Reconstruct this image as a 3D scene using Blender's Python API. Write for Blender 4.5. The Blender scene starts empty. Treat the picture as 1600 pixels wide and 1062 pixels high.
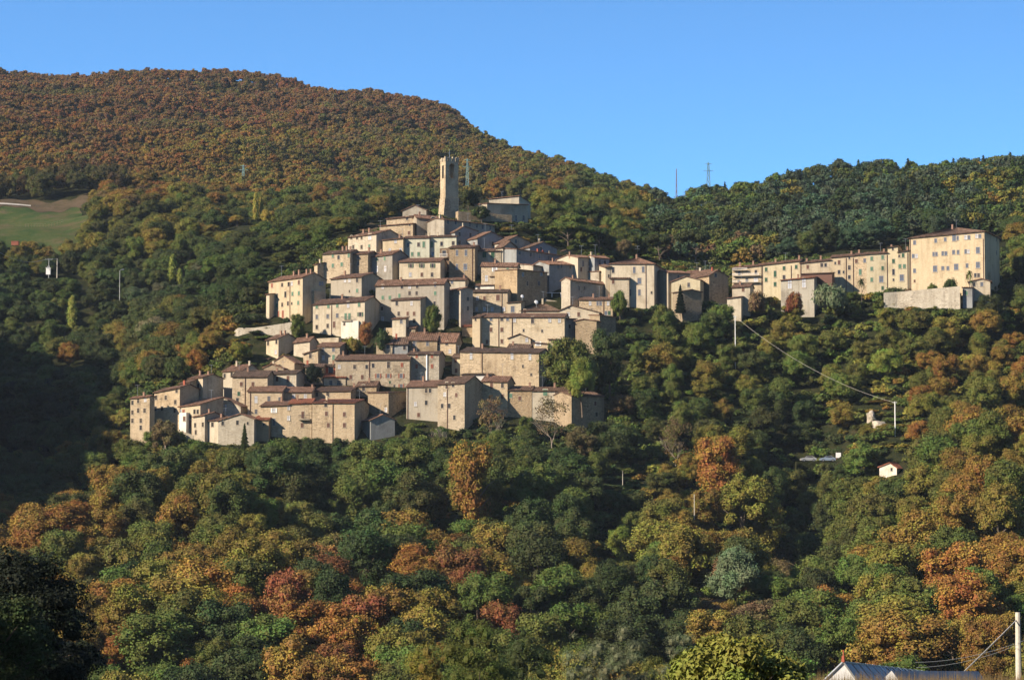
import bpy, math, random, re
import numpy as np
from mathutils import Vector
R = math.radians
F, U0, V0, HOR = 4375.0, 800.0, 531.0, 850.0
PITCH = math.atan((HOR - V0) / F)
SP, CP = math.sin(PITCH), math.cos(PITCH)
scene = bpy.context.scene
col = scene.collection

# ---------------------------------------------------------------- camera, sky, sun, exposure
cam_d = bpy.data.cameras.new('camera')
cam = bpy.data.objects.new('camera', cam_d)
col.objects.link(cam)
cam_d.sensor_width = 36.0
cam_d.lens = 36.0 * F / 1600.0
cam_d.clip_start = 0.5
cam_d.clip_end = 9000
cam.rotation_euler = (math.pi / 2 + PITCH, 0, 0)
scene.camera = cam
SUN_AZ, SUN_EL = 60.0, 27.0
SUN = Vector((-math.sin(R(SUN_AZ)) * math.cos(R(SUN_EL)), -math.cos(R(SUN_AZ)) * math.cos(R(SUN_EL)), math.sin(R(SUN_EL))))
world = bpy.data.worlds.new('World')
scene.world = world
world.use_nodes = True
wn = world.node_tree
bg = wn.nodes['Background']
sky = wn.nodes.new('ShaderNodeTexSky')
sky.sky_type = 'NISHITA'
sky.sun_disc = False
sky.sun_elevation = R(SUN_EL)
sky.sun_rotation = math.atan2(SUN.x, SUN.y)
sky.altitude = 600
sky.air_density = 1.0
sky.dust_density = 0.1
sky.ozone_density = 3.0
tc = wn.nodes.new('ShaderNodeTexCoord')
mp = wn.nodes.new('ShaderNodeMapping')      # clear dry air: the deep blue comes down close to the ridge
mp.inputs['Scale'].default_value = (1, 1, 2.2)
mp.inputs['Location'].default_value = (0, 0, 0.16)
wn.links.new(tc.outputs['Generated'], mp.inputs[0])
wn.links.new(mp.outputs[0], sky.inputs[0])
sx = wn.nodes.new('ShaderNodeSeparateXYZ')
wn.links.new(tc.outputs['Generated'], sx.inputs[0])
er = wn.nodes.new('ShaderNodeValToRGB')     # dry autumn sky: pale low down, much darker overhead
for e_, (p_, c_) in zip([er.color_ramp.elements[0], er.color_ramp.elements[1], er.color_ramp.elements.new(0.5), er.color_ramp.elements.new(0.6), er.color_ramp.elements.new(0.7)],
                        [(0.0, (.60, .89, .90)), (1.0, (0.025, 0.027, 0.035)), (0.19, (0.37, 0.635, 0.75)), (0.27, (0.10, 0.13, 0.17)), (0.48, (0.035, 0.04, 0.055))]):
    e_.position = p_; e_.color = (*c_, 1)
wn.links.new(sx.outputs[2], er.inputs[0])
mx = wn.nodes.new('ShaderNodeMix'); mx.data_type = 'RGBA'; mx.blend_type = 'MULTIPLY'; mx.inputs[0].default_value = 1
wn.links.new(sky.outputs[0], mx.inputs[6]); wn.links.new(er.outputs[0], mx.inputs[7])
wn.links.new(mx.outputs[2], bg.inputs[0])
bg.inputs[1].default_value = 0.145
sl = bpy.data.lights.new('sun', 'SUN')
so = bpy.data.objects.new('sun', sl)
col.objects.link(so)
sl.energy = 2.7
sl.angle = R(0.5)
sl.color = (1.0, 0.87, 0.71)
so.rotation_euler = SUN.to_track_quat('Z', 'Y').to_euler()
scene.view_settings.view_transform = 'Standard'
scene.view_settings.look = 'None'
scene.view_settings.gamma = 1
scene.view_settings.exposure = 1.8
scene.cycles.max_bounces = 4
scene.cycles.diffuse_bounces = 1
scene.cycles.glossy_bounces = 2
scene.cycles.transmission_bounces = 3
scene.cycles.transparent_max_bounces = 6
scene.cycles.volume_bounces = 0

# ---------------------------------------------------------------- helpers
def ray(u, v):
    a, b = (u - U0) / F, (V0 - v) / F
    dy = CP - SP * b
    return a / dy, (SP + CP * b) / dy           # x and z for each metre of y

def P(u, v, Y):
    x, z = ray(u, v)
    return Vector((x * Y, Y, z * Y))

def mesh(name, verts, faces, mat, parent=None, smooth=False, loc=None):
    me = bpy.data.meshes.new(name)
    me.from_pydata([tuple(v) for v in verts], [], faces)
    if smooth:
        me.polygons.foreach_set('use_smooth', [True] * len(me.polygons))
    if mat: me.materials.append(mat)
    me.update()
    return link(name, me, parent, loc)

def link(name, me, parent=None, loc=None):
    o = bpy.data.objects.new(name, me)
    col.objects.link(o)
    if parent: o.parent = parent
    if loc is not None: o.location = loc
    return o

def tag(o, label=None, cat=None, group=None, kind=None):
    if label: o['label'] = label
    if cat: o['category'] = cat
    if group: o['group'] = group
    if kind: o['kind'] = kind
    return o

def empty(name, loc, rz=0.0):
    o = bpy.data.objects.new(name, None)
    col.objects.link(o)
    o.location = loc
    o.rotation_euler = (0, 0, rz)
    return o

class MB:
    def __init__(s): s.v, s.f = [], []
    def quad(s, *p):
        n = len(s.v); s.v += [Vector(q) for q in p]; s.f.append(tuple(range(n, n + len(p))))
    def box(s, x0, x1, y0, y1, z0, z1):
        n = len(s.v)
        s.v += [Vector(q) for q in ((x0,y0,z0),(x1,y0,z0),(x1,y1,z0),(x0,y1,z0),(x0,y0,z1),(x1,y0,z1),(x1,y1,z1),(x0,y1,z1))]
        s.f += [tuple(n + i for i in f) for f in ((0,3,2,1),(4,5,6,7),(0,1,5,4),(1,2,6,5),(2,3,7,6),(3,0,4,7))]
    def tube(s, a, b, r0, r1=None, n=6):
        if r1 is None: r1 = r0
        a, b = Vector(a), Vector(b)
        d = (b - a)
        if d.length < 1e-6: return
        d.normalize()
        p = d.orthogonal().normalized(); q = d.cross(p)
        k = len(s.v)
        for c, r in ((a, r0), (b, r1)):
            for i in range(n):
                t = 2 * math.pi * i / n
                s.v.append(c + (p * math.cos(t) + q * math.sin(t)) * r)
        for i in range(n):
            j = (i + 1) % n
            s.f.append((k + i, k + j, k + n + j, k + n + i))
        s.f.append(tuple(k + i for i in range(n))[::-1]); s.f.append(tuple(k + n + i for i in range(n)))
    def ball(s, c, r, n=8, m=6, sq=(1, 1, 1)):
        k = len(s.v); c = Vector(c)
        for j in range(m + 1):
            th = math.pi * j / m
            for i in range(n):
                ph = 2 * math.pi * i / n
                s.v.append(c + Vector((math.sin(th)*math.cos(ph)*sq[0], math.sin(th)*math.sin(ph)*sq[1], math.cos(th)*sq[2])) * r)
        for j in range(m):
            for i in range(n):
                s.f.append((k+j*n+i, k+(j+1)*n+i, k+(j+1)*n+(i+1)%n, k+j*n+(i+1)%n))
    def build(s, name, mat, parent=None, loc=None, smooth=False):
        return mesh(name, s.v, s.f, mat, parent, smooth, loc)

# ---------------------------------------------------------------- materials
def newmat(name):
    m = bpy.data.materials.new(name); m.use_nodes = True
    nt = m.node_tree
    return m, nt, nt.nodes['Principled BSDF']

def N(nt, t, **k):
    n = nt.nodes.new(t)
    for a, b in k.items(): setattr(n, a, b)
    return n

def ramp(nt, src, stops):
    r = N(nt, 'ShaderNodeValToRGB')
    while len(r.color_ramp.elements) < len(stops): r.color_ramp.elements.new(0.5)
    for e, (p, c) in zip(r.color_ramp.elements, stops):
        e.position = p; e.color = (c[0], c[1], c[2], 1)
    nt.links.new(src, r.inputs[0])
    return r.outputs[0]

def mixc(nt, fac, a, b, mode='MIX'):
    m = N(nt, 'ShaderNodeMix', data_type='RGBA', blend_type=mode)
    for sck, x in ((m.inputs[0], fac), (m.inputs[6], a), (m.inputs[7], b)):
        if isinstance(x, (int, float)): sck.default_value = x
        elif isinstance(x, tuple): sck.default_value = (x[0], x[1], x[2], 1)
        else: nt.links.new(x, sck)
    return m.outputs[2]

def noise(nt, vec, scale, detail=4, rough=0.6):
    n = N(nt, 'ShaderNodeTexNoise'); n.inputs['Scale'].default_value = scale
    n.inputs['Detail'].default_value = detail; n.inputs['Roughness'].default_value = rough
    if vec is not None: nt.links.new(vec, n.inputs[0])
    return n.outputs[0]

def wall_mat(name, c, stone=0.5, contrast=0.5):
    """rubble stone (stone near 1) or weathered plaster (stone near 0), with stains"""
    m, nt, b = newmat(name)
    geo = N(nt, 'ShaderNodeNewGeometry').outputs['Position']
    vo = N(nt, 'ShaderNodeTexVoronoi'); vo.inputs['Scale'].default_value = 2.3
    mpn = N(nt, 'ShaderNodeMapping'); mpn.inputs['Scale'].default_value = (1, 1, 1.7)
    nt.links.new(geo, mpn.inputs[0]); nt.links.new(mpn.outputs[0], vo.inputs[0])
    k = contrast * 0.45
    lo = tuple(x * (1 - k) for x in c); hi = tuple(min(0.9, x * (1 + k * 0.8)) for x in c)
    sep = N(nt, 'ShaderNodeSeparateColor'); nt.links.new(vo.outputs['Color'], sep.inputs[0])
    cells = ramp(nt, sep.outputs[0], [(0.0, lo), (0.35, c), (0.75, c), (1.0, hi)])
    n1 = noise(nt, geo, 0.22, 5, 0.65)
    n2 = noise(nt, geo, 2.6, 3, 0.7)
    plaster = ramp(nt, n2, [(0.25, tuple(x * 0.86 for x in c)), (0.5, c), (0.75, tuple(min(.9, x * 1.1) for x in c))])
    oi = N(nt, 'ShaderNodeObjectInfo')
    off = N(nt, 'ShaderNodeVectorMath', operation='ADD'); nt.links.new(geo, off.inputs[0]); nt.links.new(oi.outputs['Random'], off.inputs[1])
    pm = ramp(nt, noise(nt, off.outputs[0], 0.17, 4, .55), [(0.44, (stone * .35,) * 3), (0.5, (stone,) * 3), (0.6, (min(1, stone * 1.3 + .12),) * 3)])
    base = mixc(nt, pm, plaster, cells)
    st = ramp(nt, n1, [(0.30, (0.66, 0.63, 0.60)), (0.46, (0.97, 0.96, 0.95)), (0.62, (1, 1, 1)), (0.78, (1.14, 1.08, 0.98))])
    base = mixc(nt, 1.0, base, st, 'MULTIPLY')
    # runs of grime down the wall
    mp2 = N(nt, 'ShaderNodeMapping'); mp2.inputs['Scale'].default_value = (0.9, 0.9, 0.09)
    nt.links.new(geo, mp2.inputs[0])
    run = ramp(nt, noise(nt, mp2.outputs[0], 1.0, 4, 0.6), [(0.34, (0.72, 0.70, 0.68)), (0.5, (1, 1, 1))])
    base = mixc(nt, 0.65, base, run, 'MULTIPLY')
    tint = ramp(nt, oi.outputs['Random'], [(0, (0.82, 0.85, 0.90)), (0.35, (1, 0.96, 0.90)), (0.7, (1, 1, 1)), (1, (1.14, 1.08, 0.98))])
    base = mixc(nt, 1.0, base, tint, 'MULTIPLY')
    nt.links.new(base, b.inputs['Base Color'])
    b.inputs['Roughness'].default_value = 0.95
    b.inputs['Specular IOR Level'].default_value = 0.1
    bp = N(nt, 'ShaderNodeBump'); bp.inputs['Strength'].default_value = 0.25 + 0.5 * stone; bp.inputs['Distance'].default_value = 0.12
    mm = mixc(nt, stone, n2, vo.outputs['Distance'])
    nt.links.new(mm, bp.inputs['Height']); nt.links.new(bp.outputs[0], b.inputs['Normal'])
    return m

def tile_mat(name, c):
    m, nt, b = newmat(name)
    geo = N(nt, 'ShaderNodeNewGeometry').outputs['Position']
    vo = N(nt, 'ShaderNodeTexVoronoi'); vo.inputs['Scale'].default_value = 2.4
    nt.links.new(geo, vo.inputs[0])
    sep = N(nt, 'ShaderNodeSeparateColor'); nt.links.new(vo.outputs['Color'], sep.inputs[0])
    t = ramp(nt, sep.outputs[0], [(0, tuple(x * 0.55 for x in c)), (0.4, c), (0.8, tuple(x * 1.25 for x in c)), (1, (c[0]*1.5, c[1]*1.6, c[2]*1.7))])
    lich = ramp(nt, noise(nt, geo, 0.8, 5, .7), [(0.4, (1, 1, 1)), (0.62, (0.62, 0.66, 0.62))])
    t = mixc(nt, 0.8, t, lich, 'MULTIPLY')
    oi = N(nt, 'ShaderNodeObjectInfo')
    tint = ramp(nt, oi.outputs['Random'], [(0, (0.75, 0.78, 0.8)), (1, (1.2, 1.1, 1.05))])
    t = mixc(nt, 1.0, t, tint, 'MULTIPLY')
    nt.links.new(t, b.inputs['Base Color']); b.inputs['Roughness'].default_value = 0.9
    b.inputs['Specular IOR Level'].default_value = 0.15
    return m

def plain(name, c, rough=0.7, metal=0.0, var=0.15, scale=6.0, spec=0.3):
    m, nt, b = newmat(name)
    geo = N(nt, 'ShaderNodeNewGeometry').outputs['Position']
    t = ramp(nt, noise(nt, geo, scale), [(0.3, tuple(x * (1 - var) for x in c)), (0.7, tuple(min(1, x * (1 + var)) for x in c))])
    nt.links.new(t, b.inputs['Base Color'])
    b.inputs['Roughness'].default_value = rough; b.inputs['Metallic'].default_value = metal
    b.inputs['Specular IOR Level'].default_value = spec
    return m

def leaf_mat(name, src='OBJECT', hue=0.035, lo=0.62, hi=1.3):
    m, nt, b = newmat(name)
    if src == 'OBJECT':
        c = N(nt, 'ShaderNodeObjectInfo').outputs['Color']
    else:
        a = N(nt, 'ShaderNodeAttribute', attribute_type='INSTANCER', attribute_name='tint'); c = a.outputs['Color']
    va = N(nt, 'ShaderNodeAttribute', attribute_type='GEOMETRY', attribute_name='var').outputs['Fac']
    hs = N(nt, 'ShaderNodeHueSaturation'); nt.links.new(c, hs.inputs['Color'])
    mr = N(nt, 'ShaderNodeMapRange'); mr.inputs[3].default_value = 0.5 - hue; mr.inputs[4].default_value = 0.5 + hue
    nt.links.new(va, mr.inputs[0]); nt.links.new(mr.outputs[0], hs.inputs['Hue'])
    mr2 = N(nt, 'ShaderNodeMapRange'); mr2.inputs[3].default_value = lo; mr2.inputs[4].default_value = hi
    nt.links.new(va, mr2.inputs[0]); nt.links.new(mr2.outputs[0], hs.inputs['Value'])
    geo = N(nt, 'ShaderNodeNewGeometry').outputs['Position']
    dr = ramp(nt, noise(nt, geo, 0.33, 3, .6), [(0.34, (1.08, .96, .97)), (0.5, (1, 1, 1)), (0.68, (.78, 1.0, .82))])
    cc = mixc(nt, 1.0, hs.outputs[0], dr, 'MULTIPLY')
    nt.links.new(cc, b.inputs['Base Color'])
    b.inputs['Roughness'].default_value = 0.75
    b.inputs['Specular IOR Level'].default_value = 0.2
    return m

M = {}
M['stone'] = wall_mat('rubble_stone', (0.445, 0.36, 0.25), 0.8, 0.8)
M['stoneg'] = wall_mat('grey_stone', (0.385, 0.345, 0.28), 0.8, 0.7)
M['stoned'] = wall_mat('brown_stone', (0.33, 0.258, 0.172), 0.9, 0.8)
M['stonel'] = wall_mat('pale_stone', (0.48, 0.42, 0.32), 0.6, 0.6)
M['cream'] = wall_mat('cream_plaster', (0.50, 0.44, 0.335), 0.15, 0.5)
M['ochre'] = wall_mat('ochre_plaster', (0.475, 0.40, 0.285), 0.3, 0.5)
M['yellow'] = wall_mat('yellow_plaster', (0.50, 0.44, 0.305), 0.1, 0.4)
M['grey'] = wall_mat('grey_plaster', (0.37, 0.33, 0.265), 0.2, 0.5)
M['pale'] = wall_mat('pale_green_plaster', (0.50, 0.50, 0.40), 0.05, 0.4)
M['white'] = wall_mat('white_plaster', (0.703, 0.665, 0.589), 0.03, 0.3)
M['blue'] = wall_mat('blue_grey_shade_plaster', (0.28, 0.295, 0.30), 0.1, 0.4)  # bluish grey plaster; also paints the blue shade into shaded fronts
M['tower'] = wall_mat('tower_stone', (0.42, 0.35, 0.255), 0.9, 0.8)
M['wallst'] = wall_mat('terrace_stone', (0.42, 0.38, 0.31), 0.9, 0.7)
M['tile'] = tile_mat('old_tiles', (0.165, 0.098, 0.066))
M['tiler'] = tile_mat('red_tiles', (0.25, 0.095, 0.055))
M['tiled'] = tile_mat('dark_tiles', (0.115, 0.078, 0.056))
M['brick'] = plain('chimney_brick', (0.27, 0.165, 0.115), 0.9)
M['redbrick'] = plain('red_chimney', (0.36, 0.10, 0.06), 0.9)
M['surround'] = plain('stone_surround', (0.42, 0.35, 0.26), 0.9)
M['pane'] = plain('dark_glass', (0.035, 0.032, 0.03), 0.25, 0, .3, 2, 0.5)
M['panew'] = plain('sky_and_curtain_glass', (0.50, 0.51, 0.53), 0.3, 0, .15, 3, 0.5)  # pale tone paints sky reflections and curtains into the panes
M['paneb'] = plain('bluish_glass', (0.11, 0.125, 0.15), 0.15, 0, .2, 2, 0.6)
M['green'] = plain('green_shutter_paint', (0.10, 0.19, 0.125), 0.6)
M['greend'] = plain('dark_green_paint', (0.035, 0.09, 0.05), 0.6)
M['red'] = plain('red_shutter_paint', (0.26, 0.085, 0.05), 0.6)
M['brown'] = plain('brown_shutter_wood', (0.13, 0.065, 0.045), 0.7)
M['wood'] = plain('weathered_wood', (0.16, 0.11, 0.07), 0.85)
M['rail'] = plain('iron_rail', (0.05, 0.045, 0.045), 0.6, .5)
M['steel'] = plain('galvanised_steel', (0.42, 0.44, 0.45), 0.45, .6)
M['concrete'] = plain('pole_concrete', (0.52, 0.48, 0.40), 0.85)
M['whitep'] = plain('white_paint', (0.8, 0.79, 0.76), 0.5, 0, .05)
M['bark'] = plain('bark', (0.13, 0.10, 0.075), 0.95, 0, .3, 4)
M['barkp'] = plain('pale_bark', (0.34, 0.28, 0.22), 0.95, 0, .3, 4)
M['leaf'] = leaf_mat('leaves')
M['leafi'] = leaf_mat('leaves_far', 'INST')

# ---------------------------------------------------------------- the lie of the land
def yv(v): return 650.0 + (700.0 - v) * 0.315
FRONT = [(5, 2337), (60, 1225), (130, 1135), (200, 1230), (300, 1290), (380, 1215), (425, 1090)]
COLS = {
 -3000: FRONT[:5] + [(420, 500), (700, 0), (900, -100), (1500, -100), (2600, 100)],
 -1100: FRONT[:5] + [(420, 1000), (500, 400), (580, -40), (680, -160), (780, -70), (900, 60), (1000, 150), (1300, 150), (1600, 110), (2600, 300)],  # unseen hill off to the left, raised to shade the ravine
 -450: FRONT + [(520, 940), (600, 780), (680, 600), (760, 480), (870, 420), (950, 380), (1080, 330), (1150, 300), (1600, 115), (1800, 120), (2600, 400)],
 0: FRONT + [(520, 960), (570, 900), (620, 868), (700, 800), (790, 650), (870, 510), (940, 400), (980, 372), (1080, 324), (1140, 300), (1600, 118), (1750, 130), (2600, 420)],
 150: FRONT + [(520, 950), (570, 860), (625, 800), (700, 720), (790, 600), (870, 480), (940, 395), (980, 362), (1080, 322), (1140, 302), (1600, 122), (1750, 134), (2600, 420)],
 260: FRONT + [(520, 940), (570, 850), (610, 770), (650, 700), (690, 620), (790, 520), (900, 405), (1000, 350), (1080, 325), (1140, 305), (1600, 128), (1750, 140), (2600, 420)],
 400: FRONT + [(520, 930), (570, 850), (610, 775), (650, 702), (yv(560), 560), (yv(480), 480), (770, 445), (860, 395), (1000, 345), (1080, 330), (1140, 308), (1600, 144), (1750, 156), (2600, 420)],
 550: FRONT + [(520, 930), (570, 850), (610, 775), (650, 700), (yv(560), 560), (yv(440), 440), (yv(385), 385), (780, 380), (860, 375), (1000, 345), (1140, 315), (1580, 162), (1750, 170), (2600, 420)],
 690: FRONT + [(520, 930), (570, 850), (610, 775), (650, 700), (yv(560), 560), (yv(440), 440), (yv(336), 336), (790, 330), (860, 350), (1000, 350), (1140, 320), (1520, 198), (1750, 220), (2600, 430)],
 800: FRONT + [(520, 935), (570, 855), (610, 780), (650, 700), (yv(560), 560), (yv(440), 440), (yv(345), 345), (795, 340), (860, 350), (1000, 345), (1140, 320), (1450, 252), (1700, 282), (2600, 450)],
 880: FRONT + [(520, 940), (570, 862), (610, 790), (650, 705), (yv(560), 560), (yv(440), 440), (yv(395), 395), (800, 372), (860, 362), (1000, 345), (1140, 325), (1400, 288), (1700, 312), (2600, 450)],
 1000: FRONT + [(520, 950), (570, 880), (610, 800), (650, 712), (yv(580), 585), (yv(480), 485), (760, 430), (820, 400), (900, 375), (1040, 322), (1100, 336), (1300, 332), (1700, 345), (2600, 450)],
 1120: FRONT + [(520, 955), (570, 890), (610, 810), (650, 718), (yv(580), 590), (yv(470), 482), (760, 445), (820, 412), (900, 380), (1060, 322), (1200, 350), (1700, 370), (2600, 450)],
 1250: FRONT + [(520, 990), (570, 950), (610, 870), (650, 770), (yv(580), 610), (yv(470), 482), (755, 430), (820, 400), (900, 365), (1060, 310), (1200, 340), (1700, 370), (2600, 450)],
 1400: FRONT + [(480, 990), (530, 900), (590, 790), (640, 700), (yv(560), 560), (704, 493), (712, 486), (716, 461), (730, 456), (755, 440), (800, 410), (900, 345), (1060, 290), (1200, 330), (1700, 370), (2600, 450)],
 1530: FRONT[:6] + [(418, 1062), (465, 960), (522, 850), (590, 740), (640, 670), (yv(560), 560), (698, 490), (706, 482), (714, 462), (730, 452), (755, 430), (800, 400), (900, 330), (1050, 274), (1200, 315), (1700, 370), (2600, 450)],
 1600: FRONT[:6] + [(415, 1062), (460, 950), (520, 830), (590, 730), (640, 660), (yv(560), 560), (yv(470), 470), (755, 420), (800, 385), (900, 325), (1050, 268), (1200, 310), (1700, 370), (2600, 450)],
 2300: FRONT[:6] + [(415, 1030), (520, 830), (640, 640), (yv(470), 470), (800, 380), (1050, 250), (1200, 290), (1700, 370), (2600, 450)],
 4200: FRONT[:6] + [(415, 1030), (520, 830), (640, 640), (yv(470), 470), (800, 380), (1050, 250), (1200, 290), (1700, 370), (2600, 450)],
}
_cu = np.array(sorted(COLS), float)
_ys = np.concatenate([np.array([5, 12, 25, 40, 60, 80, 105, 130, 165]), np.arange(200, 1801, 5.0), np.arange(1840, 2601, 40.0)])
_tab = []
for k in sorted(COLS):
    a = np.array(COLS[k], float)
    t = np.interp(_ys, a[:, 0], (HOR - a[:, 1]) * a[:, 0])      # interpolate heights
    t = np.convolve(np.pad(t, 2, 'edge'), [.1, .2, .4, .2, .1], 'valid') if True else t
    t[:9] = np.interp(_ys[:9], a[:, 0], (HOR - a[:, 1]) * a[:, 0])
    _tab.append(t)
_tab = np.array(_tab)

def _ground_v(u, Y):
    u = np.clip(np.asarray(u, float), _cu[0], _cu[-1]); Y = np.clip(np.asarray(Y, float), 5, 2600)
    i = np.clip(np.searchsorted(_cu, u, 'right') - 1, 0, len(_cu) - 2)
    s = (u - _cu[i]) / (_cu[i + 1] - _cu[i]); s = s * s * (3 - 2 * s) * 0.6 + s * 0.4
    j = np.clip(np.searchsorted(_ys, Y, 'right') - 1, 0, len(_ys) - 2)
    q = (Y - _ys[j]) / (_ys[j + 1] - _ys[j])
    a = _tab[i, j] * (1 - q) + _tab[i, j + 1] * q
    b = _tab[i + 1, j] * (1 - q) + _tab[i + 1, j + 1] * q
    h = a * (1 - s) + b * s
    x = (u - U0) / F * Y
    amp = np.clip((Y - 250) / 150, 0, 1) * np.where((u > 180) & (u < 1600) & (Y > 645) & (Y < 800), 0.15, 1.0)
    rel = np.sin(x * 0.071 + Y * 0.023) * 1.6 + np.sin(x * 0.033 - Y * 0.051 + 1.3) * 2.2 + np.sin(x * 0.15 + Y * 0.11) * 0.7
    rel = rel * (1 - 0.1 * np.clip((Y - 1050) / 150, 0, 1)) + np.clip((Y - 1050) / 150, 0, 1) * (np.sin(x * 0.019 + 0.006 * Y) * 4 + np.sin(x * 0.043 - 0.011 * Y + 2) * 2.5)
    for uc, yc, su, sy, dz in ((415, 585, 45, 40, 5), (505, 580, 42, 45, -8), (1175, 600, 45, 45, 6), (1232, 600, 38, 55, -8), (985, 575, 50, 35, -6), (60, 660, 90, 40, -6), (620, 500, 60, 40, 4), (860, 610, 40, 25, -4)):
        rel = rel + dz / np.maximum(amp, .15) * np.exp(-((u - uc) / su) ** 2 - ((Y - yc) / sy) ** 2) * np.clip((Y - 430) / 60, 0, 1) * np.where((Y > 645) & (u > 180), 0.4, 1)
    return HOR - (h + rel * amp * F) / Y

def ground_v(u, Y): return float(_ground_v(u, Y))
def G(u, Y):
    return P(u, ground_v(u, Y), Y)
def gz(x, y):
    u = U0 + F * x / y
    for _ in range(3):
        p = G(u, y); u += (x - p.x) * F / y
    return G(u, y).z

def sheet(name, us, Ys, mat, lift=0.0, ragged=0.0):
    Um, Ym = np.meshgrid(np.array(us, float), np.array(Ys, float), indexing='xy')
    if ragged:
        k = (Um - Um.min()) / (Um.max() - Um.min()); q = Ym.copy(); w = Um.copy()
        Um = Um + k * ragged * (np.sin(q * .07) + .6 * np.sin(q * .19 + 1))
        Ym = Ym + ragged * .3 * (np.sin(w * .06) + .6 * np.sin(w * .17))
    V = _ground_v(Um, Ym)
    a = (Um - U0) / F; b = (V0 - V) / F; dy = CP - SP * b
    X = a / dy * Ym; Z = (SP + CP * b) / dy * Ym + lift
    vs = np.stack([X, Ym, Z], -1).reshape(-1, 3)
    n, m = len(us), len(Ys)
    fs = [(j*n+i, j*n+i+1, (j+1)*n+i+1, (j+1)*n+i) for j in range(m-1) for i in range(n-1)]
    return mesh(name, vs, fs, mat, smooth=True)

def Yground(u, v, lo=425.0, hi=1100.0):
    for Y in np.arange(lo, hi, 1.0):
        if ground_v(u, Y) <= v: return float(Y)
    return hi

def ground_mat(name, stops, sc=0.35):
    m, nt, b = newmat(name)
    geo = N(nt, 'ShaderNodeNewGeometry').outputs['Position']
    t = ramp(nt, noise(nt, geo, sc, 8, 0.72), stops)
    nt.links.new(t, b.inputs['Base Color']); b.inputs['Roughness'].default_value = 1
    b.inputs['Specular IOR Level'].default_value = 0.05
    bp = N(nt, 'ShaderNodeBump'); bp.inputs['Strength'].default_value = 0.8; bp.inputs['Distance'].default_value = 1.0
    nt.links.new(noise(nt, geo, sc * 2, 8, .7), bp.inputs['Height']); nt.links.new(bp.outputs[0], b.inputs['Normal'])
    return m
M['forest'] = ground_mat('forest_floor', [(0.3, (0.014, 0.018, 0.008)), (0.5, (0.026, 0.030, 0.012)), (0.62, (0.045, 0.040, 0.018)), (0.78, (0.075, 0.052, 0.03))])
M['meadow'] = ground_mat('meadow_grass', [(0.38, (0.035, 0.062, 0.018)), (0.5, (0.06, 0.075, 0.024)), (0.62, (0.10, 0.08, 0.04))], 0.09)
M['plough'] = ground_mat('bare_earth', [(0.3, (0.06, 0.055, 0.025)), (0.5, (0.10, 0.072, 0.042)), (0.7, (0.13, 0.09, 0.055))], 0.2)
M['track'] = ground_mat('pale_track', [(0.3, (0.4, 0.36, 0.3)), (0.7, (0.55, 0.5, 0.42))], 0.5)
M['rock'] = ground_mat('pale_rock', [(0.3, (0.30, 0.24, 0.17)), (0.5, (0.5, 0.43, 0.33)), (0.7, (0.62, 0.56, 0.46))], 0.6)
us = np.concatenate([np.linspace(-3000, -400, 30)[:-1], np.linspace(-400, 2000, 300), np.linspace(2000, 4200, 16)[1:]])
tag(sheet('ground', us, _ys, M['forest']), kind='structure')
tag(sheet('meadow', np.linspace(-60, 132, 30), np.linspace(935, 1080, 30), M['meadow'], 0.25, 12), kind='structure')
tag(sheet('ploughed_field', np.linspace(-60, 148, 30), np.linspace(1074, 1092, 10), M['plough'], 0.4, 12), kind='structure')
tag(sheet('dirt_track', np.linspace(-60, 48, 14), np.linspace(1079, 1081.5, 4), M['track'], 0.6), kind='structure')
tag(sheet('dry_field', np.linspace(955, 1085, 20), np.linspace(990, 1055, 10), M['plough'], 0.3, 8), kind='structure')
tag(sheet('bare_slope', np.linspace(425, 600, 30), np.linspace(900, 935, 8), M['plough'], 0.3, 14), kind='structure')
# added unseen ring of hills behind and beside the camera, blocking low sky light
ring = []; nr = 56
for k in range(nr + 1):
    az = R(34 + (326 - 34) * k / nr)
    for rad, hh in ((230, -34), (330, 0), (520, 70), (760, 165 + 18 * math.sin(k * .9) + 9 * math.sin(k * 2.3)), (1000, 90)):
        ring.append((math.sin(az) * rad, math.cos(az) * rad, hh * min(1, .35 + .13 * min(k, nr - k))))
tag(mesh('added_hill_ring', ring, [(5*k+i, 5*k+i+1, 5*(k+1)+i+1, 5*(k+1)+i) for k in range(nr) for i in range(4)], M['forest'], smooth=True), kind='structure')
# ---------------------------------------------------------------- houses
def sheet_roof(mb, A, B, C, D, th=0.14, step=0.5, amp=0.10):
    """tiled slope; A-B the eave, D-C the ridge, rows of round tiles running down it"""
    A, B, C, D = map(Vector, (A, B, C, D))
    n = (B - A).cross(D - A)
    if n.length < 1e-5: n = (B - A).cross(C - A)
    n.normalize()
    if n.z < 0: n = -n
    k = max(2, int(max((B - A).length, (C - D).length) / step)) * 2
    base = len(mb.v)
    for i in range(k + 1):
        s = i / k
        h = n * (amp if i % 2 else 0.0)
        lo, hi = A.lerp(B, s), D.lerp(C, s)
        mb.v += [lo + h, hi + h]
    for i in range(k):
        a = base + 2 * i
        mb.f.append((a, a + 2, a + 3, a + 1))
    d = n * th
    mb.quad(A - d, D - d, C - d, B - d)
    mb.quad(A - d, B - d, B + n * 0.02, A + n * 0.02)
    mb.quad(A - d, A + n * .02, D + n * .02, D - d)
    mb.quad(B - d, C - d, C + n * .02, B + n * .02)
    mb.quad(D - d, D + n * .02, C + n * .02, C - d)

_shared = {}
def shared(key, fn):
    if key not in _shared:
        mb = MB(); fn(mb)
        me = bpy.data.meshes.new(key); me.from_pydata([tuple(v) for v in mb.v], [], mb.f)
        _shared[key] = me
    return _shared[key]

def sh_mesh(key, mat, fn):
    me = shared(key, fn)
    if not me.materials: me.materials.append(M[mat])
    return me
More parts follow.
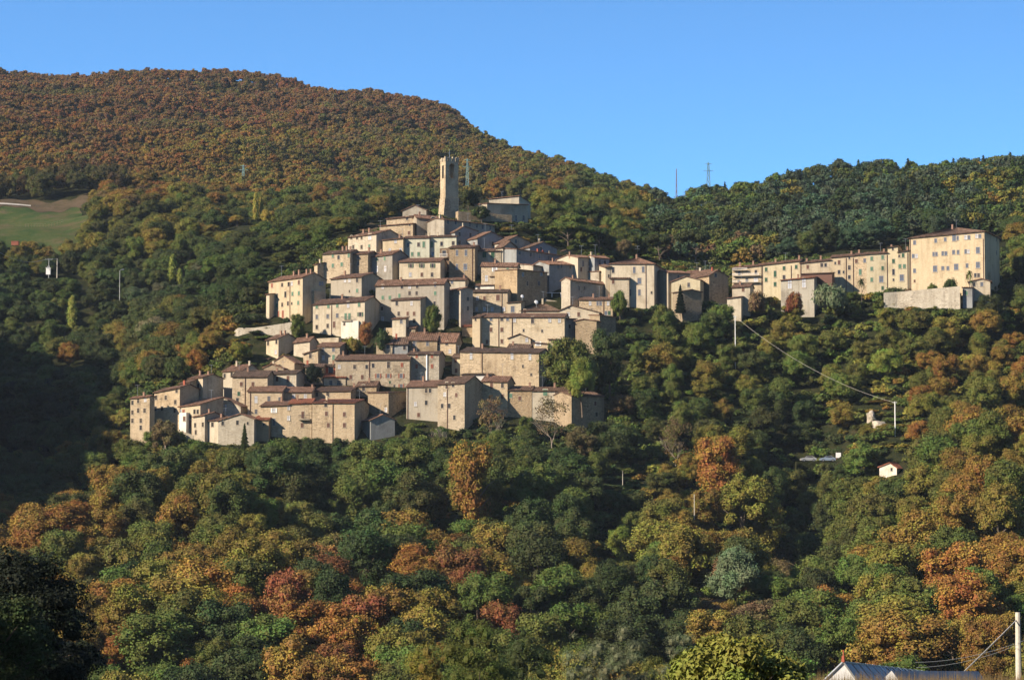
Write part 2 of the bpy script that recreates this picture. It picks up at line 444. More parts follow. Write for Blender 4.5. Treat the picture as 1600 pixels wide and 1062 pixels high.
# unit window: 1 wide, 1 high, centred; y is towards the outside as -y
def _surround(mb):
    for x0, x1, z0, z1, d in ((-.62, -.5, -.5, .5, .05), (.5, .62, -.5, .5, .05), (-.62, .62, .5, .6, .05), (-.68, .68, -.6, -.5, .11)):
        mb.box(x0, x1, -d, 0.04, z0, z1)
def _pane(mb):
    mb.box(-.5, .5, -0.012, 0.03, -.5, .5)
def _panef(mb):
    mb.box(-.5, .5, -0.012, 0.03, -.5, .5)
def _bars(mb):
    mb.box(-.04, .04, -0.035, -0.0125, -.5, .5); mb.box(-.5, -.04, -0.035, -0.0125, .12, .18); mb.box(.04, .5, -0.035, -0.0125, .12, .18)
def _shutter(mb):
    mb.box(-.5, .5, -0.07, -0.015, -.5, .5)
    for i in range(6): mb.box(-.42, .42, -0.09, -0.0705, -.42 + i * .15, -.35 + i * .15)

KIND = {'d': ('pane', None, 0), '': ('pane', None, 0), 'w': ('panew', None, 0), 'p': ('paneb', None, 0),
        'g': (None, 'green', 1), 'k': (None, 'greend', 1), 'G': ('pane', 'greend', 2), 'r': (None, 'red', 1), 'R': ('paneb', 'red', 2),
        'b': (None, 'brown', 1), 'B': ('pane', 'brown', 2), 'W': ('panew', 'whitep', 2)}
def add_window(parent, pw, rz, kind, w=0.78, h=1.12, door=False):
    pane, sh, n = KIND[kind]
    win = link('door' if door else 'window', sh_mesh('window_surround', 'surround', _surround), parent, pw)
    win.rotation_euler = (0, 0, rz); win.scale = (w, 1, h)
    if pane:
        p = link('pane', sh_mesh('pane_' + pane, pane, _panef), win)
        if pane != 'pane' or random.random() < .5:
            link('glazing_bar', sh_mesh('glazing_bar', 'whitep' if pane == 'panew' else 'wood', _bars), win)
    if n == 1:
        for s in (-1, 1):
            q = link('leaf' if door else 'shutter', sh_mesh('shutter_' + sh, sh, _shutter), win, (s * .25, 0, 0)); q.scale = (.48, 1, 1)
    elif n == 2:
        for s in (-1, 1):
            q = link('shutter', sh_mesh('shutter_' + sh, sh, _shutter), win, (s * .87, 0, 0)); q.scale = (.46, 1, 1)
    return win

HOUSES = []
def house(name, label, uL, uR, vL, vR, vb, r=-20, s=None, d=None, rf='e', pk=None, rise=None, w='stone', t='tile', win='', ch='', an='',
          Y=None, cat='house', group=None, over=0.4, roof2=None, pipe='', px=0.5, zb=None, back=None, ln=None):
    rr = R(r)
    tv = Vector((math.cos(rr), math.sin(rr), 0)); nv = Vector((math.sin(rr), -math.cos(rr), 0))
    um = (uL + uR) / 2
    Y = Y or yv(vb)
    xm, _ = ray(um, (vL + vR) / 2)
    if ln:
        x0, _ = ray(ln[0], 430); q = Vector((x0 * ln[1], ln[1], 0))
        Y = q.dot(nv) / (xm * nv.x + nv.y)
    C = Vector((xm * Y, Y, 0))
    def on_front(u, v, off=0.0):
        x, z = ray(u, v)
        q = C + nv * off
        y = q.dot(nv) / (x * nv.x + nv.y)
        return Vector((x * y, y, z * y))
    FL, FR = on_front(uL, vL), on_front(uR, vR)
    m = -nv
    c0 = FR if r <= 0 else FL
    if d is None:
        us_ = (uR + s) if r <= 0 else (uL - s) if s else None
        if s:
            x, _ = ray(us_, vR if r <= 0 else vL)
            den = m.x - x * m.y
            d = (x * c0.y - c0.x) / den if abs(den) > 1e-4 else 8
            d = min(max(d, 2.0), 18.0)
        else: d = 8.0
    zl, zr = FL.z, FR.z
    BL, BR = FL + m * d, FR + m * d
    cor = [Vector((p.x, p.y, 0)) for p in (FL, FR, BR, BL)]
    g = min(gz(p.x, p.y) for p in cor) - 1.0 if zb is None else zb
    if vb: g = min(g, P(um, vb, Y).z - 0.5)
    f, R_, b, l = cor[0], cor[1], cor[2], cor[3]
    base = (f + R_) / 2; base.z = g
    root = empty(name, base)
    def L(p): return Vector(p) - base
    up = Vector((0, 0, 1))
    def at(p, z): return Vector((p.x, p.y, z))
    wb, rb = MB(), MB()
    if rise is not None and rf == 'e': rise *= .72
    if rise is None: rise = d / 2 * 0.25 if rf != 'g' else (FR - FL).length / 2 * .27
    if pk is not None: rise = pk * Y / F
    wt = [at(cor[0], zl), at(cor[1], zr), at(cor[2], zr), at(cor[3], zl)]
    bt = [at(c, g) for c in cor]
    o = over
    if rf == 'e':
        rl = (wt[0] + wt[3]) / 2 + up * rise; r_r = (wt[1] + wt[2]) / 2 + up * rise
        wb.quad(bt[0], bt[1], wt[1], wt[0]); wb.quad(bt[2], bt[3], wt[3], wt[2])
        wb.quad(bt[1], bt[2], wt[2], r_r, wt[1]); wb.quad(bt[3], bt[0], wt[0], rl, wt[3])
        sl = rise / (d / 2)
        ex = tv * (o * .6)
        e1 = up * 0.06
        fo = nv * o - up * (sl * o)
        bo = -nv * o - up * (sl * o)
        sheet_roof(rb, L(wt[0] + fo - ex + e1), L(wt[1] + fo + ex + e1), L(r_r + ex + e1), L(rl - ex + e1))
        sheet_roof(rb, L(wt[2] + bo + ex + e1), L(wt[3] + bo - ex + e1), L(rl - ex + e1), L(r_r + ex + e1))
        rb.tube(L(rl - ex + e1), L(r_r + ex + e1), 0.14, n=6)
        rh = lambda q, k: (rl.lerp(r_r, q), sl)
    elif rf == 'g':
        pf = on_front(uL + (uR - uL) * px, vL + (vR - vL) * px); pf.z = zl + (zr - zl) * px + rise
        pb = pf + m * d
        wb.quad(bt[0], bt[1], wt[1], pf, wt[0]); wb.quad(bt[2], bt[3], wt[3], pb, wt[2])
        wb.quad(bt[1], bt[2], wt[2], wt[1]); wb.quad(bt[3], bt[0], wt[0], wt[3])
        ex = nv * (o * .7); e1 = up * .06
        hL = (Vector((pf.x, pf.y, 0)) - cor[0]).length; hR = (Vector((pf.x, pf.y, 0)) - cor[1]).length
        lo = -tv * o - up * ((pf.z - zl) / max(hL, .5) * o); ro = tv * o - up * ((pf.z - zr) / max(hR, .5) * o)
        sheet_roof(rb, L(wt[3] + lo - ex + e1), L(wt[0] + lo + ex + e1), L(pf + ex + e1), L(pb - ex + e1))
        sheet_roof(rb, L(wt[1] + ro + ex + e1), L(wt[2] + ro - ex + e1), L(pb - ex + e1), L(pf + ex + e1))
        rb.tube(L(pf + ex + e1), L(pb - ex + e1), 0.14)
        rl, r_r = pf, pb
        rh = lambda q, k: (pf.lerp(pb, .3), 0)
    elif rf == 'm':
        wt[2] = wt[2] + up * rise; wt[3] = wt[3] + up * rise
        wb.quad(bt[0], bt[1], wt[1], wt[0]); wb.quad(bt[2], bt[3], wt[3], wt[2])
        wb.quad(bt[1], bt[2], wt[2], wt[1]); wb.quad(bt[3], bt[0], wt[0], wt[3])
        sl = rise / d; ex = tv * (o * .6); e1 = up * .06; fo = nv * o - up * (sl * o)
        sheet_roof(rb, L(wt[0] + fo - ex + e1), L(wt[1] + fo + ex + e1), L(wt[2] + ex + e1 - fo * .4), L(wt[3] - ex + e1 - fo * .4))
        rh = lambda q, k: ((wt[0].lerp(wt[1], q)).lerp(wt[3].lerp(wt[2], q), .5), 0)
    elif rf == 'h':
        ctr = (wt[0] + wt[1] + wt[2] + wt[3]) / 4
        LL = (FR - FL).length; hl = max(0.0, (LL - d) / 2)
        ra = ctr - tv * hl + up * rise; rb_ = ctr + tv * hl + up * rise
        wb.quad(bt[0], bt[1], wt[1], wt[0]); wb.quad(bt[2], bt[3], wt[3], wt[2])
        wb.quad(bt[1], bt[2], wt[2], wt[1]); wb.quad(bt[3], bt[0], wt[0], wt[3])
        dd = up * .06 - up * (rise / (d / 2) * o)
        e = [L(wt[0] + nv*o - tv*o + dd), L(wt[1] + nv*o + tv*o + dd), L(wt[2] - nv*o + tv*o + dd), L(wt[3] - nv*o - tv*o + dd)]
        a_, b_ = L(ra + up*.06), L(rb_ + up*.06)
        sheet_roof(rb, e[0], e[1], b_, a_); sheet_roof(rb, e[2], e[3], a_, b_)
        sheet_roof(rb, e[1], e[2], b_, b_); sheet_roof(rb, e[3], e[0], a_, a_)
        rh = lambda q, k: (ra.lerp(rb_, q), 0)
    else:      # flat with a low parapet
        wb.quad(bt[0], bt[1], wt[1], wt[0]); wb.quad(bt[2], bt[3], wt[3], wt[2])
        wb.quad(bt[1], bt[2], wt[2], wt[1]); wb.quad(bt[3], bt[0], wt[0], wt[3]); 
        p = [L(x - up * .35) for x in wt]
        rb.quad(*p)
        rh = lambda q, k: ((wt[0].lerp(wt[1], q)).lerp(wt[3].lerp(wt[2], q), .3), 0)
    wb.v = [v - base for v in wb.v]
    wall = wb.build('wall', M[w], root)
    roof = rb.build('roof', M[t] if rf != 'f' else M['wallst'], root)
    # windows and doors, each where it is on this front (or on the visible end wall)
    nside = tv if r <= 0 else -tv
    def on_side(u, v):
        x, z = ray(u, v); y = c0.dot(nside) / (x * nside.x + nside.y)
        return Vector((x * y, y, z * y))
    for row in [q for q in win.split(';') if q.strip()]:
        vv, lst = row.split(':')
        for it in lst.split(','):
            mt = re.match(r'^([\d.]+)([A-Za-z]*)(?:@([\d.]+))?([A-Za-z]*)$', it.strip())
            u = float(mt.group(1)); v_ = float(mt.group(3) or vv)
            k = ''; door = False; big = 1.0; tall = 1.0
            for c_ in mt.group(2) + mt.group(4):
                if c_ == 'D': door = True
                elif c_ == 's': big = .65
                elif c_ == 'x': big = 1.5
                elif c_ == 't': tall = 1.5
                else: k = c_
            if uL - .5 <= u <= uR + .5:
                p = on_front(u, v_, 0.0); rz = rr
            else:
                p = on_side(u, v_); rz = rr + math.pi / 2 if r <= 0 else rr - math.pi / 2
            add_window(root, p - base, rz, k, .66 * big * random.uniform(.93, 1.07), (1.05 * big if not door else 2.0) * tall * random.uniform(.95, 1.05), door)
    if not ch and uR - uL > 14 and rf in 'eh' and random.random() < .8: ch = '%.0f' % random.uniform(uL + 3, uR - 3)
    if not an and w != 'white' and uR - uL > 16 and rf in 'egh' and random.random() < .45: an = '%.0f' % random.uniform(uL + 3, uR - 3)
    for q in [x for x in ch.split(',') if x.strip()]:
        c_ = 'brick'
        if q[-1] in 'rw': c_ = {'r': 'redbrick', 'w': 'cream'}[q[-1]]; q = q[:-1]
        s_ = min(.97, max(.03, (float(q) - uL) / (uR - uL)))
        p, _ = rh(s_, 0); p = p + nv * (d * .1)
        mb = MB(); hh = random.uniform(.7, 1.15)
        mb.box(-.22, .22, -.2, .2, -.9, hh - .2); mb.box(-.29, .29, -.27, .27, hh - .199, hh - .1); mb.box(-.18, .18, -.16, .16, hh - .099, hh)
        c = mb.build('chimney', M[c_], roof, p - base); c.rotation_euler = (0, 0, rr)
    for q in [x for x in an.split(',') if x.strip()]:
        s_ = min(.97, max(.03, (float(q) - uL) / (uR - uL)))
        p, _ = rh(s_, 0)
        mb = MB(); hh = random.uniform(2.0, 3.2)
        mb.tube((0, 0, -.5), (0, 0, hh), .035, n=4)
        mb.tube((-.6, .1, hh - .1), (.6, -.1, hh - .1), .025, n=4)
        for i in range(5): mb.tube((-.5 + i * .25, -.3, hh - .08), (-.5 + i * .25, .3, hh - .08), .015, n=4)
        mb.build('tv_antenna', M['steel'], roof, p - base)
    for q in [x for x in pipe.split(',') if x.strip()]:
        wh = q[-1] == 'w'; q = q.rstrip('w')
        p = on_front(float(q), vL, .09); mb = MB()
        mb.tube((0, 0, g - p.z + .2), (0, 0, -.15), .08 if not wh else .2, n=6)
        mb.build('downpipe', M['whitep'] if wh else M['brown'], root, p - base)
    tag(root, label, cat, group)
    H = dict(root=root, base=base, on_front=on_front, on_side=on_side, rr=rr, nv=nv, tv=tv, roof=roof, d=d, g=g, wt=wt)
    HOUSES.append((uL, uR, vb, Y, H))
    return H

def balcony(H, u0, u1, v, mat='rail', dep=1.0, h=1.0, slab=True):
    a, b = H['on_front'](u0, v), H['on_front'](u1, v)
    ln = (b - a).length; o = (a + b) / 2
    mb = MB(); mb.box(-ln/2, ln/2, -dep, 0.0, -.16, 0)
    bal = mb.build('balcony', M['surround'], H['root'], o - H['base']); bal.rotation_euler = (0, 0, H['rr'])
    mb = MB()
    mb.box(-ln/2, ln/2, -dep, -dep + .05, h - .06, h); mb.box(-ln/2, -ln/2+.05, -dep+.05, 0, h-.06, h); mb.box(ln/2-.05, ln/2, -dep+.05, 0, h-.06, h)
    n = int(ln / .28)
    for i in range(n + 1): mb.box(-ln/2 + i*ln/max(n,1)*.98, -ln/2 + i*ln/max(n,1)*.98 + .05, -dep+.005, -dep+.045, 0.001, h-.061)
    mb.build('railing', M[mat], bal)

h = house
# --- left-hand end of the lowest row
h('tall_house', 'narrow four-storey stone house at the far left end of the town', 204, 234, 622, 619, 678, r=-28, s=6, win='629:207,216@626,227w@624;644:207,216@641,226@641;657:207,220;668:220', ch='222', w='stone')
h('stone_house', 'tall stone house with small scattered windows beside the narrow far left house', 241, 281, 613, 605, 666, r=-28, d=8, win='621:244,259,276@610;638:243,253;628:274,273@641', ch='276r', w='stone')
h('stone_house', 'slim stone house between the far left stone house and the taller shaded-gable house', 281, 295, 599, 597, 655, r=-24, d=8, win='607:283,290@606;626:283,289@625', w='stone')
h('corner_house', 'tall pale stone house with wide shaded gable wall and two rooftop chimneys, left row', 295, 317, 591, 589, 645, r=-38, s=32, w='stonel', win='604:297,310@603;623:299,307@623', ch='300,313', an='314')
H_ = h('terrace_house', 'low house with white wall, red parasol colours and roof climbing to the right', 280, 313, 635, 631, 676, r=-34, s=36, rf='m', rise=2.0, w='ochre', win='643:282w,287r,304,309;652:298;662:297rD;656:290RD', an='330')
h('white_hut', 'small whitewashed annex squeezed under the low climbing roof', 280, 291, 645, 644, 664, r=-30, d=2.5, rf='f', w='white', Y=657, win='654:288b', cat='annex')
h('arched_house', 'stone house with rounded gable and big arched window above the foreground gables', 337, 376, 632, 634, 690, r=-14, d=8, rf='g', pk=12, px=.3, w='stonel', win='637:347wx,351wx', Y=664)
h('stone_cottage', 'small pale stone cottage with shaded right gable left of the wide gabled barn', 302, 320, 651, 648, 684, r=-40, s=30, w='stonel', win='664:305,317@663;675:306', Y=655)
h('plain_cottage', 'pale plastered cottage front attached left of the wide gabled barn', 322, 342, 657, 656, 688, r=-30, d=7, w='cream', win='663:332', Y=654)
h('gabled_barn', 'wide gabled stone house front with a conifer before it, lower left', 341, 397, 657, 654, 697, r=-8, d=11, rf='g', pk=9, px=.62, w='stonel', win='661:348,371@660,387s', Y=652)
h('lean_to', 'dark recessed lean-to right of the wide gabled barn', 397, 420, 655, 655, 692, r=-6, d=5, rf='m', rise=1, w='stoned', t='tiler', win='663:412s', Y=654, cat='lean-to')
# --- lower left, second line
h('villa', 'pale low house with dark roof high in the lower left group', 348, 379, 580, 578, 620, r=-25, d=9, rise=2.2, w='cream', win='587:351,362@585', ch='358w,392w')
h('long_house', 'pale plastered house under a broad striped brown roof, left centre', 363, 418, 588, 588, 640, r=-6, d=10, rise=2.3, w='stone', t='tiled', win='600:377b,395@600b;615:373k;625:371', pipe='383')
h('round_end_house', 'whitish plastered house with rounded shaded right end beside a dark tree', 418, 463, 584, 583, 618, r=-14, s=14, w='stonel', t='tiled', win='592:433b,450bt')
h('gabled_house', 'stone house with wide low gable below the tall left block', 425, 460, 566, 566, 590, r=-20, s=14, rf='g', pk=11, px=.5, w='stone')
h('small_house', 'tiny stone house with low gable in front of the wide low gable', 412, 443, 574, 575, 596, r=-15, d=6, rf='g', pk=6, px=.4, w='stoned', ch='428w')
h('stone_house', 'small stone house below the green-doored cottage, dark opening at its right', 477, 505, 573, 573, 602, r=-4, d=7, w='stoned', t='tiled', win='581:498', ch='472r')
h('open_shed', 'open shed with red brick pier and dark bay under a tiled roof', 505, 524, 573, 572, 590, r=-4, d=5, w='redbrick', t='tiled', win='578:517x', cat='shed')
h('tiny_house', 'tiny cottage with two dark doorways and a striped red roof', 506, 540, 589, 589, 604, r=-4, d=7, rise=1.4, w='stonel', t='tiler', win='598:517,529')
h('stone_house', 'three-windowed stone house behind the house with white-framed windows, lower left', 387, 441, 611, 611, 655, r=-6, d=9, rise=1.9, w='stone', win='624:400wt,420pt,437p;643:400p', pipe='391,441')
h('stone_house', 'short stone house right of the three-windowed stone house', 442, 487, 612, 612, 650, r=-5, d=9, rise=1.8, w='stone', win='619:459w,477w', ch='484')
h('stone_house', 'low stone house with wide dark roof just above the bright red roof', 490, 548, 611, 610, 640, r=-8, s=28, rise=2.0, w='stone', t='tile', win='616:512,495')
h('stone_shed', 'small stone shed with dark window at the foot of the long red-roofed house', 557, 588, 603, 602, 622, r=-8, d=6, rise=1.6, w='stoned', t='tile', win='606:568t', cat='shed')
h('stone_house', 'ruined-looking stone house in shadow right of the bright red roof', 575, 607, 613, 613, 650, r=-34, d=8, rf='m', rise=.5, w='stoned', win='640:603w')
H_ = h('stone_house', 'low stone house with two tall white-framed windows, lower left front', 407, 452, 634, 632, 682, r=-12, d=9, w='stone', win='641:428W,451w@637;659:428pt,451w@653', Y=656)
h('red_roof_house', 'left wing of the red-roofed house with brown balcony door', 452, 487, 630, 629, 688, r=-6, d=8, rise=1.5, w='stone', t='tiler', win='648:473bt,451.5w@637;664:472b', Y=655)
balcony(HOUSES[-1][4], 467, 485, 655)
h('red_roof_house', 'broad stone house with bright red roof and brown shutters, lower centre left', 488, 554, 629, 629, 690, r=-10, s=30, rise=1.6, w='stone', t='tiler', win='646:510b,538b@647;664:513b,538b;632:509', ch='499w', pipe='520', Y=653)
h('shed', 'small plastered gabled shed in deep shade right of the red-roofed house', 579, 617, 656, 655, 690, r=22, d=6, rf='g', pk=8, w='blue', Y=655, an='600')
# --- lower centre
h('grey_house', 'grey plastered house with buttress at left end of the lower centre row', 635, 684, 604, 603, 658, r=-12, d=10, rise=2.2, w='grey', win='610:666,672;631:649w,666@629;648:654b', pipe='637')
h('tall_house', 'tall stone house with deep shaded right side behind a pale bare tree', 684, 726, 600, 598, 672, r=-24, s=30, rise=2.6, w='stone', win='602:698t,708@601;616:695w,713@617b;634:691,702;652:710', pipe='699')
h('stone_house', 'stone house with reddish door under short roof above the bare trees', 753, 793, 595, 596, 650, r=-12, d=8, rise=1.9, w='stone', win='602:768bt,785;619:785b')
h('pink_stone_house', 'rough pinkish stone house with green-shuttered window behind a dark cypress-like tree', 793, 831, 609, 609, 652, r=-8, d=8, rise=1.4, w='stoned', win='618:798g,812@622b')
h('cream_house', 'cream plastered wide house with green shutter behind a bare tree, lower right', 831, 891, 610, 610, 655, r=-8, d=8, rise=1.3, w='cream', win='613:852gx,878b@614;630:878p', pipe='868')
h('shaded_house', 'low house with wall fully in shade at the right end of the lower row', 893, 944, 618, 619, 662, r=38, d=8, rise=1.6, w='stoned', win='630:930b;647:932', an='932', ch='911w')
h('hip_roof_house', 'low white-walled house with hipped dark roof in front of the big stone house', 722, 768, 585, 584, 606, r=-10, s=24, rf='h', rise=1.7, w='white', t='tiled')
h('yellow_house', 'narrow bright yellow-ochre house with two small windows, town centre', 706, 728, 558, 558, 588, r=-26, s=9, rise=1.2, w='yellow', t='tiled', win='563:712b;579:713b')
h('big_stone_house', 'very wide rubble stone house with three white windows, centre right', 719, 842, 549, 551, 606, r=-14, s=20, rise=1.9, w='stone', t='tiled', win='556:736wt,800w@556t,828w@557t;572:817s;585:830s', pipe='753')
h('attic_roof_block', 'raised dark attic roof on the very wide rubble stone house', 792, 826, 545, 546, 556, r=-14, d=6, rise=1.9, w='stoned', t='tiled', Y=690, cat='attic')
h('stone_house', 'stone house with striped roof left of a darker twin roof, above the red shutters', 638, 683, 531, 531, 555, r=-6, d=10, rise=3.0, w='stoned', win='537:647p,668p')
h('stone_house', 'darker twin-roofed stone house beside the shaded courtyard', 683, 712, 534, 534, 556, r=-14, s=11, rise=3.2, w='stone', win='536:685,698;549:703w')
h('red_shutter_house', 'grey stone house with four red shutters and a white pipe', 637, 686, 553, 553, 602, r=-8, d=9, rise=1.2, w='stoneg', win='556:651r,675r;572:651r,675r', pipe='667w')
h('long_house', 'long stone house with long red-brown roof and red shutters, mid left', 524, 640, 562, 561, 606, r=-6, d=10, rise=2.0, w='stone', win='573:530w,554,573,583@571,607@570t,628@570r;587:591R,607R,627R;589:548b,566b;597:609ks;603:627R,616s', pipe='577')
h('small_house', 'low ochre stone house at left of a blue-grey cottage, mid slope', 588, 613, 537, 537, 560, r=-6, d=7, rise=1.6, w='ochre', win='541:594,606')
h('blue_cottage', 'blue-grey plastered cottage with dark roof beside the striped-roof stone house', 613, 637, 538, 537, 560, r=-4, d=8, rise=2.6, w='blue', t='tiled', win='543:632', ch='617r')
# --- left middle
h('big_tall_block', 'tall cream block with eleven-odd small windows and dark gable, upper left edge', 420, 473, 440, 433, 500, r=-40, s=36, rise=2.0, w='ochre', win='446:425r,441@445,451@444,456w@443,467b@441;463:425,433@462,446@460t,457g@459,467g@458;477:425,433g@477,441@476,450@474,456s@474,466g@473;492:435rD,442rD@491;443:500p,504p@443', ch='445,453,465,484', pipe='453', an='421')
h('lean_to', 'narrow pale annex stuck on the left edge of the tall cream block', 416, 421, 460, 459, 498, r=-30, d=4, rf='m', rise=.4, w='cream', cat='annex')
h('side_tower_house', 'narrow lit wall strip with shaded side between the tall block and green-shuttered house', 486, 491, 454, 454, 505, r=-45, s=18, rf='f', w='stone', cat='annex')
h('green_shutter_house', 'plastered house with green shutters, small balcony and whitewashed lower wall', 489, 570, 476, 470, 530, r=-18, s=26, rise=2.2, w='cream', win='479:495g,513g@478,527g@477,544wt@476,561g@476;495:495p,512p@494,527p@493,540gt@494,546gt@494,563G@491;511:495,512@509,522b@507t', ch='524', pipe='518', an='502')
balcony(HOUSES[-1][4], 535, 551, 501)
h('whitewashed_block', 'bright whitewashed terrace block below the little balcony', 533, 560, 502, 501, 520, r=-18, d=1.5, rf='f', w='white', Y=702, cat='terrace', win='506:538s')
h('stone_annex', 'small blank stone annex below the whitewashed terrace', 491, 529, 529, 527, 545, r=-18, d=2, rf='f', w='stonel', Y=700, cat='annex')
h('blank_house', 'plain brownish house with few windows and deep shaded side, above the green shutters', 517, 565, 436, 432, 475, r=-26, s=34, rise=2.0, w='grey', win='438:539w,546w,558;454:558g,546s@455', an='530')
h('dark_hut', 'little dark-sided hut beside the upper left row', 491, 496, 414, 412, 440, r=-45, s=11, rf='m', rise=.5, w='stone', cat='hut', ch='497w')
h('stone_house', 'left house of the upper left stone row, two green shutters', 504, 547, 397, 394, 440, r=-20, d=8, rise=1.4, w='stone', win='399:520g,529@402,545g@399;415:520g,534g@413', ch='528,534,540')
h('stone_house', 'middle house of the upper left stone row with rough patched wall', 547, 575, 397, 396, 440, r=-20, d=8, rise=1.3, w='stoned', win='401:560;412:560')
h('plastered_house', 'right house of the upper left stone row with white-shuttered windows and dark side', 575, 613, 402, 397, 440, r=-30, s=24, rise=1.9, w='grey', win='407:575g,589g@405,601g@404;420:575,589w@420t,602w@420t')
h('cream_house', 'cream house with three wide green-shuttered windows in a row, upper middle', 624, 688, 409, 408, 452, r=-10, d=9, rise=1.7, w='cream', win='415:642G,659G,676G;429:641w,659b,675')
h('big_block', 'big broad pale block with one long roof and scattered green shutters, town centre', 587, 694, 446, 443, 512, r=-16, s=9, rise=2.0, w='grey', win='448:598w,628@448,640w,652@447,680p@445;465:598g,609g,624g@462,640@458,651@458,680g@458;474:679;482:597;498:598w')
h('grey_house', 'smaller grey plastered house standing before the big broad pale block', 611, 657, 469, 467, 512, r=-20, d=9, rise=1.4, w='grey', win='474:620,643w@474;490:623,637b,647b;501:647;502:627px', Y=706)
h('porch', 'small yellow-roofed porch on the grey house before the broad block', 613, 634, 498, 497, 512, r=-20, d=2, rf='m', rise=.4, w='cream', Y=703, win='502:627p', cat='porch')
h('low_house', 'low stone outbuilding with rust roof under the smaller grey house', 620, 649, 513, 512, 530, r=-16, d=8, rise=1.9, w='stoned')
h('low_wall_house', 'pinkish low stone building left of the rust-roofed outbuilding', 600, 622, 512, 512, 528, r=-10, d=4, rf='f', w='stone', cat='outbuilding')
h('small_tall_house', 'small cream house with chimneys at left edge below the terrace wall', 416, 435, 531, 528, 558, r=-38, s=30, rise=1.8, w='ochre', win='536:419,432@534;550:431w', ch='427,433')
h('stone_house', 'small blank stone house behind the green-doored cottage', 459, 484, 535, 532, 560, r=-24, s=12, rise=1.5, w='stonel')
h('green_door_cottage', 'stone cottage with green door and two grey windows, left of the red bush', 496, 531, 541, 541, 572, r=-14, s=16, rise=1.6, w='stone', win='546:505p,521p;559:505w,521gt')
h('side_shed', 'stone lean-to joined to the left of the green-doored cottage', 474, 497, 553, 545, 575, r=-14, d=7, rf='m', rise=.7, w='stone', win='556:485', cat='lean-to')
# --- middle right
h('shaded_tall_house', 'tall house end in deep shade between the broad block and the pinkish house', 720, 739, 452, 452, 512, r=34, d=8, rf='g', pk=3, w='stoneg', win='467:731;482:731')
h('pinkish_house', 'warm stone house with seven pale windows and worn flat-looking roof, centre', 739, 793, 456, 456, 494, r=-10, s=6, rise=1.1, w='stone', t='tiled', win='466:746w,757b,778bx@465;483:745w,757w,769w,787w', pipe='784')
h('small_house', 'small square stone house right of the warm seven-windowed house', 793, 814, 473, 471, 498, r=-10, d=6, rf='m', rise=.6, w='stonel', win='483:801px')
h('hipped_house', 'low house with broad dark hipped roof and white satellite dish', 814, 874, 485, 485, 500, r=-8, d=12, rf='h', rise=2.4, w='cream', t='tiled', win='486:820b', ch='851w')
h('ochre_end_house', 'ochre-stained left end of the very long pale house', 738, 750, 496, 495, 545, r=-16, d=9, rise=1.3, w='ochre', t='tile', win='499:743s')
h('very_long_house', 'very long pale stone house with many small windows, centre right', 750, 882, 495, 495, 545, r=-8, d=10, rise=1.6, w='stonel', t='tile', win='498:767p,784,793p,804@500w,832t@500,859w@500,874w@501;515:767b,784b,818@516s,847@517s;534:761b,784b@533', pipe='779,800')
h('gabled_annex', 'low gabled cream annex at the foot of the very long pale house', 795, 829, 528, 529, 540, r=-8, s=12, rf='g', pk=7, px=.5, w='cream', t='tiled', win='531:823w', Y=698)
h('stone_annex', 'little stone house with tall red chimney before the very long pale house', 834, 856, 535, 537, 552, r=-12, d=6, rf='m', rise=.5, w='stone', win='537:841W', ch='850r', Y=697)
h('stone_annex', 'small stone house with red roof strip and white window, right of the red chimney', 857, 884, 530, 530, 552, r=-8, d=6, rf='m', rise=.8, w='stone', t='tile', win='534:874wx', Y=697)
h('stone_tower_house', 'square blank brown stone house rising from trees at the right edge', 899, 932, 501, 501, 547, r=-12, s=5, rf='g', pk=2.5, px=.4, w='stoned')
h('shaded_recess_house', 'dark set-back house between the long pale house and the blank stone house', 881, 900, 498, 498, 540, r=38, d=6, rf='m', rise=.4, w='grey', win='510:890')
h('gabled_stone_house', 'pale stone gabled house above the dark recess with two windows', 874, 936, 485, 488, 515, r=-8, d=9, rf='g', pk=9, px=.3, w='stonel', win='491:888w,904b;480:889s')
h('small_house', 'low house in shade with tiled strip beside the right-hand woods', 937, 962, 492, 496, 520, r=40, d=6, rf='m', rise=.4, w='stoned')
h('two_chimney_house', 'stone house with two brick chimneys and bluish windows, right edge', 905, 957, 468, 468, 497, r=-8, d=7, rise=1.1, w='stone', win='474:922w,934p,938p,950w,955p;489:947p,952k', ch='925,950', pipe='943')
h('cream_stone_house', 'stone house with two small upper windows, reddish roof and shaded right end', 752, 808, 415, 416, 462, r=-14, s=4, rise=1.2, w='stone', win='421:773W,793g@422;435:760wt')
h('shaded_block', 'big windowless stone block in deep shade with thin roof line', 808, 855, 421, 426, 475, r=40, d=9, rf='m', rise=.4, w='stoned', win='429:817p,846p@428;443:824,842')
h('small_cottage', 'small lit cottage with green window in front of the cream-and-stone house', 766, 795, 432, 432, 462, r=-14, s=10, rise=.7, w='ochre', win='439:784k,784@443s')
h('terrace_house', 'little white rooftop terrace house left of the small lit cottage', 742, 772, 446, 445, 460, r=-12, d=5, rise=.8, w='white', win='449:748')
h('pale_house', 'pale house strip with red roof under the dark stone balcony house', 695, 727, 437, 437, 462, r=-8, d=8, rise=1.1, w='cream', win='440:706p')
h('roof_block', 'pale low roof block behind the broad pale block', 646, 696, 438, 437, 455, r=-8, d=7, rise=.9, w='stonel', t='tiled', Y=734)
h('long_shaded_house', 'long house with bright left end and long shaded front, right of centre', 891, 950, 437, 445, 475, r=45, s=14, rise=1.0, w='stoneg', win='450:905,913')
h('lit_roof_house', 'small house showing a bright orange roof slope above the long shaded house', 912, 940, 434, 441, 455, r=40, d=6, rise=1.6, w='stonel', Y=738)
h('shade_row_house', 'shaded row house with several small windows below a thin orange roof', 858, 902, 413, 414, 450, r=38, d=8, rise=1.6, w='blue', win='417:872,877@416,891,899')
